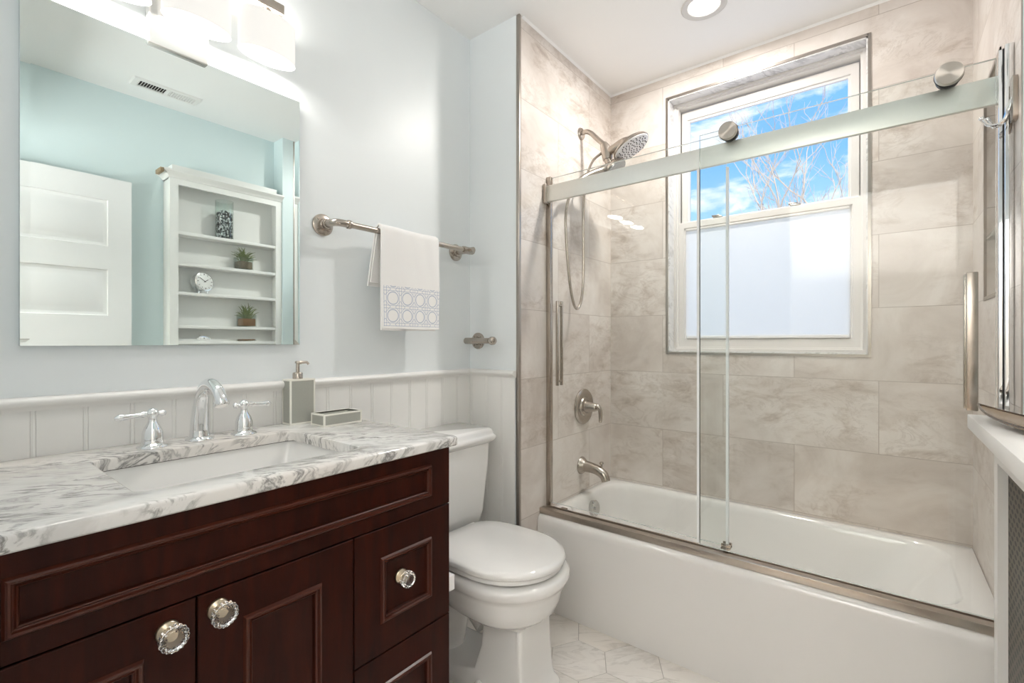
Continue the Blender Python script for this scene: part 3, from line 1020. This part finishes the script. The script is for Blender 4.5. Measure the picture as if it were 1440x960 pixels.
# soap dispenser and dish with ivory edges
def edged_box(root, name, x0, x1, y0, y1, z0, z1, w, open_top=False):
    p_ = .0008
    mb = MB()
    if open_top:
        mb.loops([rrect(x0 + p_, x1 - p_, y0 + p_, y1 - p_, .001, z0, 2), rrect(x0 + p_, x1 - p_, y0 + p_, y1 - p_, .001, z1 - .001, 2),
                  rrect(x0 + w, x1 - w, y0 + w, y1 - w, .001, z1 - .001, 2), rrect(x0 + w, x1 - w, y0 + w, y1 - w, .001, z1 - .014, 2)], True, True)
    else:
        mb.box(x0 + p_, x1 - p_, y0 + p_, y1 - p_, z0, z1 - p_)
    b_ = mb.build(name, M_SAGE, root)
    mb = MB()
    for x in (x0, x1 - w):
        for y in (y0, y1 - w):
            mb.box(x, x + w, y, y + w, z0, z1)
    for z in (z0, z1 - w):
        for y in (y0, y1 - w):
            mb.box(x0 + w, x1 - w, y, y + w, z, z + w)
        for x in (x0, x1 - w):
            mb.box(x, x + w, y0 + w, y1 - w, z, z + w)
    mb.build('ivory_edging', M_IVORY, root)


so_ = thing('soap_dispenser', 'tall sage grey soap dispenser with ivory edges and silver pump', 'soap dispenser', (.787, 1.508, .953))
edged_box(so_, 'dispenser_body', .745, .829, 1.482, 1.534, .9535, 1.098, .005)
MB().box(.750, .824, 1.487, 1.529, 1.096, 1.0985).build('top_plate', M_IVORY, so_)
mb = MB().lathe([(.0155, 0), (.0155, .018), (.013, .021), (.006, .022), (.0055, .050), (.0085, .051), (.0085, .056), (.007, .058), (0, .058)], (.783, 1.508, 1.098), (0, 0, 1), 28)
mb.tube([(.783, 1.508, 1.150), (.795, 1.500, 1.152), (.806, 1.493, 1.152), (.811, 1.490, 1.145)], [.006, .005, .0042, .004], 12)
mb.build('pump', M_NICKEL, so_, 40)
sd2 = thing('soap_dish', 'low sage grey soap dish with ivory edges beside the dispenser', 'soap dish', (.86, 1.405, .953))
edged_box(sd2, 'dish_body', .793, .928, 1.366, 1.443, .9535, .992, .005, True)
MB().box(.799, .922, 1.372, 1.437, .978, .981).build('dish_liner', M_IVORY, sd2)

# ------------------------------------------------------------------ bevelled mirror
mi = thing('mirror', 'large frameless rectangular mirror on the blue wall above the vanity', 'mirror', (.475, YN, 1.21))
MX0, MX1, MZ0, MZ1, MY = .152, .801, 1.210, 2.017, 1.53
mb = MB()
bw, bd = .017, -.00045
nested_xz(mb, [(MX0, MX1, MZ0, MZ1, MY + bd), (MX0 + bw, MX1 - bw, MZ0 + bw, MZ1 - bw, MY)])
mb.build('mirror_glass', M_MIRROR, mi, .2)
MB().box(MX0, MX1, MY + .0004, YN - .001, MZ0, MZ1).build('mirror_back', M_MEDGE, mi)

# ------------------------------------------------------------------ vanity light
vl = thing('vanity_light', 'three-shade brushed nickel vanity light on the wall above the mirror', 'light', (.460, YN, 2.1))
MB().box(.386, .526, 1.516, YN, 2.008, 2.26, .004).build('backplate', pmat('bright_nickel_plate', (.85, .84, .82), .25, .8), vl)
mb = MB().box(.255, .722, 1.470, 1.500, 2.237, 2.268, .003).box(.442, .470, 1.49, 1.53, 2.239, 2.266, .002)
mb.build('bar', M_NICKEL, vl)
for k in range(3):
    x, y = .301 + .188 * k, 1.487
    mb = MB()
    def oval(d, z, n=64):
        return [(x + (.0836 - d) * math.cos(2 * PI * i / n), y + (.045 - d) * math.sin(2 * PI * i / n), z) for i in range(n)]
    mb.loops([oval(0, 2.090), oval(0, 2.208), oval(.002, 2.208), oval(.002, 2.096)])
    s_ = mb.build('lamp_shade', M_SHADE, vl, 40)
    MB().loops([oval(.0021, 2.0955), oval(.0021, 2.0975)], True, True).build('diffuser', M_DIFF, s_)
    MB().lathe([(.018, 2.172), (.018, 2.212), (.011, 2.217), (.011, 2.238)], (x, y, 0), (0, 0, 1), 20).build('socket', M_NICKEL, s_)
    area('lamp_uplight', (x, y, 2.206), .6, .12, (1, .955, .90), 'ELLIPSE', .06, aim=(0, 0, 1), parent=s_)
    area('lamp_glow', (x, y, 2.0945), P_VANITY, .156, (1, .955, .90), 'ELLIPSE', .080, parent=s_)

# recessed ceiling light over the tub
rl = thing('recessed_light', 'round recessed white ceiling light above the tub', 'light', (2.095, .605, ZC))
MB().lathe([(.062, .010), (.064, 0.0), (.066, -.004), (.088, -.006), (.092, -.003), (.092, 0.0)], (2.095, .605, ZC), (0, 0, 1), 56, False).build('trim_ring', pmat('downlight_trim', (.62, .61, .59), .5), rl, 40)
MB().lathe([(.063, -.001), (.03, -.0015), (0, -.0015)], (2.095, .605, ZC), (0, 0, 1), 48).build('lens', M_CANLENS, rl)
area('downlight_glow', (2.095, .605, ZC - .007), P_CAN, .12, (1, .96, .91), parent=rl)

# ceiling vent (seen in the mirror)
cv_ = thing('ceiling_vent', 'white slotted ceiling register seen in the mirror above the shelf unit', 'vent', (.905, -.175, ZC - .01))
vx0, vx1, vy0, vy1 = .745, 1.07, -.235, -.115
mb = MB()
def xy_rect(x0, x1, y0, y1, z):
    return [(x0, y0, z), (x1, y0, z), (x1, y1, z), (x0, y1, z)]
mb.loops([xy_rect(vx0, vx1, vy0, vy1, ZC), xy_rect(vx0 + .006, vx1 - .006, vy0 + .006, vy1 - .006, ZC - .007), xy_rect(vx0 + .030, vx1 - .022, vy0 + .026, vy1 - .026, ZC - .008), xy_rect(vx0 + .030, vx1 - .022, vy0 + .026, vy1 - .026, ZC - .001)], True, False)
mb.build('vent_frame', M_TRIM, cv_)
MB().box(vx0 + .030, vx1 - .022, vy0 + .026, vy1 - .026, ZC - .002, ZC - .0005).build('vent_backing', M_DARK, cv_)
mb = MB()
nf = 22
for k in range(nf):
    x = vx0 + .036 + (vx1 - vx0 - .064) * k / (nf - 1)
    lean = -.006 if k < nf / 2 else .006
    mb.prism([(x, vy0 + .026, ZC - .001), (x + .002, vy0 + .026, ZC - .001), (x + .002 + lean, vy0 + .026, ZC - .009), (x + lean, vy0 + .026, ZC - .009)], (0, vy1 - vy0 - .052, 0))
mb.box((vx0 + vx1) / 2 - .006, (vx0 + vx1) / 2 + .010, vy0 + .026, vy1 - .026, ZC - .009, ZC - .002)
mb.build('louver', M_TRIM, cv_)

# ------------------------------------------------------------------ towel bar, towel, paper holder
tb = thing('towel_bar', 'pipe-style nickel towel bar with round flanges on the blue wall', 'towel bar', (1.22, YN, 1.62))
BY, BZ = 1.468, 1.628
def pipe_flange(x, z):
    mb = MB().lathe([(.038, 0), (.038, .006), (.034, .009), (.020, .010), (.018, .020), (.015, .022)], (x, YN, z), (0, -1, 0), 32)
    for k in range(4):
        a_ = PI / 4 + k * PI / 2
        mb.lathe([(.0045, .009), (.004, .0115), (0, .012)], (x + .027 * math.cos(a_), YN, z + .027 * math.sin(a_)), (0, -1, 0), 10)
    return mb.build('flange', M_NICKEL, tb, 40)


pipe_flange(.893, BZ)
pipe_flange(1.548, BZ)
mb = MB().tube(smooth_path([(.893, YN - .02, BZ), (.893, BY + .03, BZ), (.900, BY + .008, BZ), (.918, BY, BZ), (.945, BY, BZ)], 6), .0125, 18)
mb.lathe([(.0145, 0), (.016, .003), (.016, .010), (.0145, .013)], (.893, YN - .038, BZ), (0, 1, 0), 20)
mb.lathe([(.0145, 0), (.0155, .003), (.0155, .010), (.0145, .013)], (.940, BY, BZ), (1, 0, 0), 20)
mb.build('elbow', M_NICKEL, tb, 40)
MB().lathe([(.0108, 0), (.0108, .60)], (.942, BY, BZ), (1, 0, 0), 20).build('bar', M_NICKEL, tb, 40)
mb = MB().lathe([(.0125, 0), (.0125, .095)], (1.548, YN - .02, BZ), (0, -1, 0), 18)
mb.lathe([(.0145, 0), (.016, .003), (.016, .05), (.0145, .053), (.0145, .062), (.0125, .067), (0, .067)], (1.513, BY, BZ), (1, 0, 0), 20)
mb.build('tee_end', M_NICKEL, tb, 40)

mb = MB()
def towel_layer(off, zf, zb, xa, xb, th, seed):
    rnd = random.Random(seed)
    nx = 28
    r_o = .0125 + off + th
    r_i = .0125 + off
    outer, inner = [], []
    nz_ = 12
    for k in range(nz_ + 1):
        z = zf + (BZ - zf) * k / nz_
        outer.append((-r_o, z)); inner.append((-r_i, z))
    for k in range(1, 8):
        a_ = PI - PI * k / 8
        outer.append((r_o * math.cos(a_), BZ + r_o * math.sin(a_)))
        inner.append((r_i * math.cos(a_), BZ + r_i * math.sin(a_)))
    for k in range(nz_ + 1):
        z = BZ + (zb - BZ) * k / nz_
        fl = .010 * (k / nz_)
        outer.append((r_o + fl, z)); inner.append((r_i + fl, z))
    sec = outer + inner[::-1]
    L = []
    for i in range(nx + 1):
        f = i / nx
        lp = []
        for (dy, z) in sec:
            back = dy > 0.002
            x = xa + (xb - xa) * f
            drop = max(0, BZ - z)
            x += (-.022 * drop / .2 if back and f < .5 else 0) * (1 - f)
            wob = .0022 * math.sin(f * 9 + seed) * min(1, drop / .15) + .0012 * math.sin(f * 23 + z * 18)
            edge = .004 * (abs(2 * f - 1) ** 8)
            lp.append((x, BY + dy + wob + (edge if dy < 0 else -edge), z + .0015 * math.sin(f * 6 + seed)))
        L.append(lp)
    mb.loops(L, True, True)


towel_layer(.0075, 1.268, 1.425, 1.066, 1.350, .0065, 1)
towel_layer(.0005, 1.262, 1.440, 1.070, 1.335, .0060, 3)
tag(mb.build('hand_towel', M_TOWEL, sharp=60), 'folded white hand towel with blue lattice band hanging on the towel bar', 'towel')

tp = thing('paper_holder', 'empty pipe-style nickel paper holder on the narrow return wall', 'paper holder', (XR, 1.495, 1.22))
mb = MB().lathe([(.038, 0), (.038, .006), (.034, .009), (.020, .010), (.017, .02)], (XR, 1.495, 1.223), (-1, 0, 0), 32)
for k in range(4):
    a_ = PI / 4 + k * PI / 2
    mb.lathe([(.0045, .009), (.004, .0115), (0, .012)], (XR, 1.495 + .027 * math.cos(a_), 1.223 + .027 * math.sin(a_)), (-1, 0, 0), 10)
mb.build('flange', M_NICKEL, tp, 40)
mb = MB().lathe([(.0125, .015), (.0125, .062)], (XR, 1.495, 1.223), (-1, 0, 0), 18)
mb.lathe([(0, 0), (.012, .001), (.0145, .005), (.0145, .055), (.0125, .058), (.0125, .148), (.0105, .149), (.0105, .153), (.017, .156), (.019, .163), (.0175, .175), (.012, .181), (0, .183)], (XR - .057, 1.527, 1.223), (0, -1, 0), 20)
mb.build('holder_arm', M_NICKEL, tp, 40)

# ------------------------------------------------------------------ toilet
to = thing('toilet', 'white two-piece toilet with closed lid between vanity and tub', 'toilet', (1.325, 1.2, 0))
TC = 1.325
def egg(cx, yf, yb, hw, z, n=48, pw=2.2, flat=.0):
    """outline with a round front at yf and a squarer back at yb"""
    pts = []
    yc = yf + hw * 1.05
    for k in range(n):
        a_ = 2 * PI * k / n
        c_, s_ = math.cos(a_), math.sin(a_)
        if s_ < 0:
            pts.append(Vector((cx + hw * c_, yc + (yc - yf) * s_, z)))
        else:
            e_ = 2.0 / 3.6
            pts.append(Vector((cx + hw * (abs(c_) ** e_) * (1 if c_ > 0 else -1), yc + (yb - yc) * (abs(s_) ** e_), z)))
    return pts


def ped(cx, hw, yf, yb, r, z, n=48):
    """rounded rectangle resampled to n points, starting at angle 0 like egg()"""
    pts = []
    yc = (yf + yb) / 2
    hy = (yb - yf) / 2
    e_ = 2.0 / r
    for k in range(n):
        a_ = 2 * PI * k / n
        c_, s_ = math.cos(a_), math.sin(a_)
        pts.append(Vector((cx + hw * (abs(c_) ** e_) * (1 if c_ >= 0 else -1), yc + hy * (abs(s_) ** e_) * (1 if s_ >= 0 else -1), z)))
    return pts


mb = MB()
L = [ped(TC, .120, .905, 1.46, 14, 0), ped(TC, .120, .905, 1.46, 14, .016), ped(TC, .116, .910, 1.42, 14, .026), ped(TC, .104, .924, 1.24, 16, .042), ped(TC, .098, .930, 1.14, 18, .07),
     ped(TC, .094, .936, 1.11, 18, .16), ped(TC, .092, .938, 1.10, 16, .262),
     egg(TC, .928, 1.20, .120, .268), egg(TC, .905, 1.24, .150, .278), egg(TC, .882, 1.28, .172, .300), egg(TC, .868, 1.32, .184, .335), egg(TC, .860, 1.35, .191, .372),
     egg(TC, .857, 1.37, .194, .386), egg(TC, .844, 1.375, .204, .393), egg(TC, .837, 1.38, .210, .410), egg(TC, .839, 1.38, .209, .423), egg(TC, .850, 1.375, .199, .431), egg(TC, .88, 1.36, .175, .432)]
mb.loops(L, True, True)
# trapway and rear of the base
mb.tube(smooth_path([(TC, 1.12, .22), (TC, 1.20, .27), (TC, 1.29, .27), (TC, 1.34, .20), (TC, 1.35, .11), (TC, 1.38, .02)], 6), lerp_list([.085, .082, .075, .068, .066, .075], 6), 24)
mb.loops([rrect(TC - .105, TC + .105, 1.31, 1.535, .03, z, 6) for z in (.30, .42, .436)], True, True)
mb.build('bowl', M_PORC, to, 50)
mb = MB().loops([egg(TC, .872, 1.325, .184, .438), egg(TC, .862, 1.330, .193, .442), egg(TC, .862, 1.330, .193, .452), egg(TC, .868, 1.325, .188, .457)], True, True)
mb.build('seat', M_PORC, to, 50)
mb = MB().loops([egg(TC, .860, 1.330, .193, .4585), egg(TC, .853, 1.334, .199, .461), egg(TC, .852, 1.335, .200, .468), egg(TC, .857, 1.332, .196, .477), egg(TC, .875, 1.318, .180, .482), egg(TC, .95, 1.27, .115, .485)], True, True)
mb.build('lid', M_PORC, to, 50)
for x in (TC - .075, TC + .075):
    MB().lathe([(.012, 0), (.012, .045)], (x - .0225, 1.318, .470), (1, 0, 0), 16).build('hinge', M_PORC, to)
mb = MB().loops([rrect(TC - w_, TC + w_, yf, 1.532, .03, z, 6) for w_, yf, z in ((.190, 1.372, .440), (.200, 1.362, .446), (.212, 1.352, .50), (.228, 1.338, .70), (.232, 1.335, .795))], True, True)
mb.build('tank', M_PORC, to, 50)
mb = MB().loops([rrect(TC - w_, TC + w_, yf, 1.536, .03, z, 6) for w_, yf, z in ((.234, 1.332, .786), (.239, 1.328, .789), (.250, 1.316, .798), (.253, 1.312, .806), (.253, 1.312, .815), (.248, 1.317, .821), (.243, 1.321, .827), (.241, 1.323, .838), (.237, 1.327, .846), (.228, 1.334, .850))], True, True)
mb.build('tank_lid', M_PORC, to, 50)
mb = MB()
mb.lathe([(.016, 0), (.016, .012), (.008, .022), (0, .024)], (TC - .115, 1.10, .028), (0, 0, 1), 16)
mb.build('bolt_cap', M_PORC, to)
MB().tube([(TC - .19, 1.333, .745), (TC - .19, 1.318, .745), (TC - .15, 1.314, .742), (TC - .11, 1.314, .738)], [.010, .008, .007, .006], 12).build('flush_lever', M_CHROME, to)

tag(MB().box(.9455, .972, .975, 1.015, .505, .548, .002).build('bumper_block', M_WHITEP), 'small white block fixed to the vanity side near the toilet', 'block')

# ------------------------------------------------------------------ radiator cover, shelf unit and what stands on them
rc = thing('radiator_cover', 'white radiator cover with dark perforated grille at the right edge', 'radiator cover', (1.28, -.29, 0))
MB().box(.90, 1.694, YS + .002, -.170, .997, 1.032, .002).build('cover_top', M_TRIM, rc)
mb = MB()
FY = -.2137
mb.box(.93, .98, -.38, FY, 0, .997).box(1.61, 1.6505, -.255, FY, 0, .997).box(1.61, 1.619, -.39, -.25, 0, .997)
mb.box(.98, 1.61, -.235, FY, .928, .997).box(.98, 1.61, -.235, FY, 0, .12)
mb.build('cover_frame', M_TRIM, rc)
MB().box(.98, 1.612, -.236, -.232, .11, .935).build('grille', M_GRILLE, rc)

tr = thing('tray', 'long shallow bronze-brown leaf-shaped tray on the radiator cover', 'tray', (1.42, -.245, 1.032))
mb = MB()
def leaf(ax, ay, z, n=24):
    """pointed boat outline lying along the cover, both tips rising"""
    pts = []
    ca, sa = math.cos(.31), math.sin(.31)
    for k in range(2 * n):
        f = k / n
        u_ = 1 - 2 * f if f <= 1 else 2 * f - 3
        w_ = ay * (1 - abs(u_) ** 2.1) * (1 if f < 1 else -1)
        u_ *= ax
        pts.append((1.364 + u_ * ca - w_ * sa, -.273 + u_ * sa + w_ * ca, z + .016 * (abs(u_) / .29) ** 3))
    return pts
mb.loops([leaf(*a_) for a_ in ((.10, .020, 1.0335), (.18, .032, 1.036), (.25, .044, 1.041), (.290, .051, 1.045), (.288, .050, 1.048), (.25, .041, 1.044), (.18, .028, 1.0395), (.10, .016, 1.037))], True, True)
mb.build('tray_body', M_TRAYM, tr, 60)
rim = [Vector(p) + Vector((0, 0, .0015)) for p in leaf(.2905, .0515, 1.047)]
MB().tube(rim + rim[:1], .0025, 8).build('tray_rim', pmat('dark_bronze_rim', (.10, .065, .04), .25, .5), tr)

su = thing('shelf_unit', 'white open wall shelf unit with crown moulding reflected in the mirror', 'shelf', (1.293, -.34, 1.10))
UX0, UX1, UF, UB, UZ0, UZ1 = .954, 1.634, -.283, -.3985, 1.10, 2.215
UX1 = 1.6195
mb = MB()
mb.box(UX0, UX0 + .018, UB, UF - .018, UZ0, UZ1).box(UX1 - .018, UX1, UB, UF - .018, UZ0, UZ1)
mb.box(UX0 + .018, UX1 - .018, UB, UB + .008, UZ0, UZ1).box(UX0, UX1, UB, UF - .018, UZ1 - .02, UZ1)
mb.build('carcass', M_SHELF, su)
mb = MB().box(UX0, UX0 + .044, UF - .018, UF, UZ0, UZ1).box(UX1 - .040, UX1, UF - .018, UF, UZ0, UZ1).box(UX0 + .044, UX1 - .04, UF - .018, UF, 2.166, UZ1)
mb.box(UX0 + .044, UX1 - .04, UF - .018, UF, UZ0, UZ0 + .02)
mb.build('face_frame', M_SHELF, su)
CPf = [(0, 2.200), (.006, 2.202), (.010, 2.210), (.020, 2.218), (.034, 2.228), (.038, 2.232), (.038, 2.242), (0, 2.242)]
mb = MB()
def crown_ring(p, z):
    return [(UX0 - p, UB, z), (UX0 - p, UF + p, z), (UX1 + .0, UF + p, z), (UX1 + .0, UB, z)]
mb.loops([crown_ring(p, z) for p, z in CPf], False, True, closed=False)
mb.box(UX0 + .02, 1.600, UB, UF - .03, 2.242, 2.290)
mb.build('crown', M_SHELF, su, 30)
MB().box(UX0 - .056, UX0 - .038, UB + .06, UF + .034, 2.214, 2.238, .001).build('crown_end', M_BROWN, su)
SHZ = (1.888, 1.700, 1.522, 1.318, 1.12)
for z in SHZ:
    MB().box(UX0 + .018, UX1 - .018, UB + .008, UF - .006, z - .018, z, .001).build('shelf_board', M_SHELF, su)

va_ = thing('vase', 'clear glass cylinder vase half filled with dark stones on top shelf', 'vase', (1.272, -.343, SHZ[0]))
mb = MB().lathe([(.0, .0), (.050, 0), (.052, .004), (.052, .250), (.0495, .250), (.0495, .008), (0, .008)], (1.272, -.341, SHZ[0]), (0, 0, 1), 40, False)
mb.build('vase_glass', M_JAR, va_)
mb = MB()
rnd = random.Random(4)
for k in range(900):
    rr_ = .042 * math.sqrt(rnd.random())
    if k % 2:
        rr_ = .041
    an = rnd.random() * 2 * PI
    mb.sphere((1.272 + rr_ * math.cos(an), -.341 + rr_ * math.sin(an), SHZ[0] + .016 + rnd.random() * .160), .0075, 7, 5, (rnd.uniform(.6, 1.1), rnd.uniform(.6, 1.1), rnd.uniform(.7, 1.5)))
pb = mb.build('stones', M_PEB, sharp=60)
pb['kind'] = 'stuff'
tag(pb, 'dark glossy stones filling the glass vase on the top shelf', 'stones')

def plant(x, z, soil, label, seed):
    r_ = random.Random(seed)
    y = -.338
    p_ = thing('potted_plant', label, 'plant', (x, y, z), 'small grassy plants on the shelves')
    hw, hh = .046, .082
    mb = MB()
    mb.loops([rrect(x - hw, x + hw, y - hw, y + hw, .004, z + .001, 3), rrect(x - hw, x + hw, y - hw, y + hw, .004, z + hh, 3),
              rrect(x - hw + .004, x + hw - .004, y - hw + .004, y + hw - .004, .003, z + hh, 3), rrect(x - hw + .004, x + hw - .004, y - hw + .004, y + hw - .004, .003, z + .006, 3)], True, True)
    mb.build('glass_pot', M_JAR, p_)
    MB().box(x - hw + .005, x + hw - .005, y - hw + .005, y + hw - .005, z + .007, z + .056, .003).build('soil', soil, p_)
    mb = MB()
    for k in range(62):
        a_ = r_.random() * 2 * PI
        rad_ = r_.uniform(.01, .085)
        top = r_.uniform(.10, .175) * (1 - .3 * rad_ / .085)
        bx, by = x + r_.uniform(-.02, .02), y + r_.uniform(-.02, .02)
        ex = x + rad_ * math.cos(a_)
        ey = max(y - .050, min(y + .075, y + rad_ * math.sin(a_) * .75))
        m_ = ((bx + ex) / 2, (by + ey) / 2, z + .05 + (top - .05) * .75)
        mb.tube(smooth_path([(bx, by, z + .052), m_, (ex, ey, z + top)], 4), lerp_list([.0028, .0026, .0006], 4), 5)
    mb.build('leaves', M_LEAF, p_)
    return p_


plant(1.388, SHZ[1], M_SOIL, 'small grassy plant in square glass pot on the second shelf from the top', 2)
plant(1.408, SHZ[3], M_SOILR, 'small grassy plant in square glass pot on the shelf below the clock', 9)

def clock(z, label):
    x, y = 1.140, -.335
    c_ = thing('clock', label, 'clock', (x, y, z), 'round silver clocks on the shelves')
    n_ = Vector((.30, .93, .16)).normalized()
    o_ = Vector((x, y, z + .072))
    MB().lathe([(.030, -.040), (.048, -.036), (.056, -.026), (.057, .014), (.061, .016), (.061, .024), (.054, .026)], o_, n_, 44, True).build('clock_case', M_CHROME, c_, 40)
    dl = MB().lathe([(.054, .0262), (.053, .0268), (0, .0268)], o_, n_, 44).build('dial', M_DIAL, c_)
    _, u_, v_ = frame(n_)
    up = Vector((0, 0, 1)) - n_ * n_.z
    up.normalize()
    rt = up.cross(n_)
    mb = MB()
    for k in range(12):
        a_ = k * PI / 6
        d_ = up * math.cos(a_) + rt * math.sin(a_)
        mb.tube([o_ + n_ * .0278 + d_ * .041, o_ + n_ * .0278 + d_ * .049], .0012 if k % 3 else .002, 6)
    mb.build('hour_marks', M_BLACK, dl)
    mb = MB()
    for a_, ln_, w_ in ((-1.05, .026, .0018), (.95, .040, .0013)):
        d_ = up * math.cos(a_) + rt * math.sin(a_)
        mb.tube([o_ + n_ * .029 - d_ * .008, o_ + n_ * .029 + d_ * ln_], w_, 6)
    mb.build('clock_hands', M_BLACK, dl)
    for s_ in (-1, 1):
        d_ = -up * .93 + rt * s_ * .42
        MB().tube([o_ + d_ * .054, Vector((0, 0, 0)) + o_ + d_ * .066, Vector((o_.x + d_.x * .076, o_.y + d_.y * .076, z + .002))], [.005, .006, .004], 10).build('foot', M_CHROME, c_)
    MB().lathe([(.006, 0), (.005, .004), (.008, .007), (.005, .012), (0, .013)], o_ + up * .055, up, 14).build('top_knob', M_CHROME, c_)
    return c_


clock(SHZ[2], 'round silver desk clock with white dial on the third shelf')
clock(SHZ[4], 'round silver clock low on the shelf unit, only its top showing in the mirror')

# ------------------------------------------------------------------ bare trees outside
def tree(name, base, h, label, seed, spread=.5):
    r_ = random.Random(seed)
    mb = MB()
    LN = (h, 1.25, .85, .55, .36, .24)
    RD = (.060, .026, .0135, .0075, .0048, .0034)
    def grow(p, d, lev):
        pts = [p]
        q_ = Vector(p)
        dd = Vector(d)
        ln = LN[lev] * (r_.uniform(.8, 1.2) if lev else 1)
        wv = .22 if lev else .05
        for k in range(4):
            dd = (dd + Vector((r_.uniform(-wv, wv), r_.uniform(-wv, wv), r_.uniform(-.03, .12)))).normalized()
            q_ = q_ + dd * ln / 4
            pts.append(q_.copy())
        mb.tube(pts, [RD[lev] * (1 - .12 * k) for k in range(5)], 5 if lev > 1 else 7)
        if lev >= 5:
            return
        for k in range((4, 3, 3, 3, 2)[lev]):
            t_ = r_.choice((2, 3, 4, 4)) if lev else r_.choice((3, 4, 4))
            nd = (dd + Vector((r_.uniform(-1, 1), r_.uniform(-1, 1), r_.uniform(-.1, .6))) * spread).normalized()
            grow(pts[t_], nd, lev + 1)
    grow(Vector(base), Vector((0, 0, 1)), 0)
    return tag(mb.build(name, M_BARK, sharp=60), label, 'tree', 'bare trees outside the window')


tree('bare_tree', (8.6, 1.22, -3.0), 5.0, 'bare pale-barked tree outside, nearer the middle of the window', 3, .62)
tree('bare_tree', (8.9, .45, -3.0), 5.3, 'bare pale-barked tree outside, at the right side of the window', 11, .62)
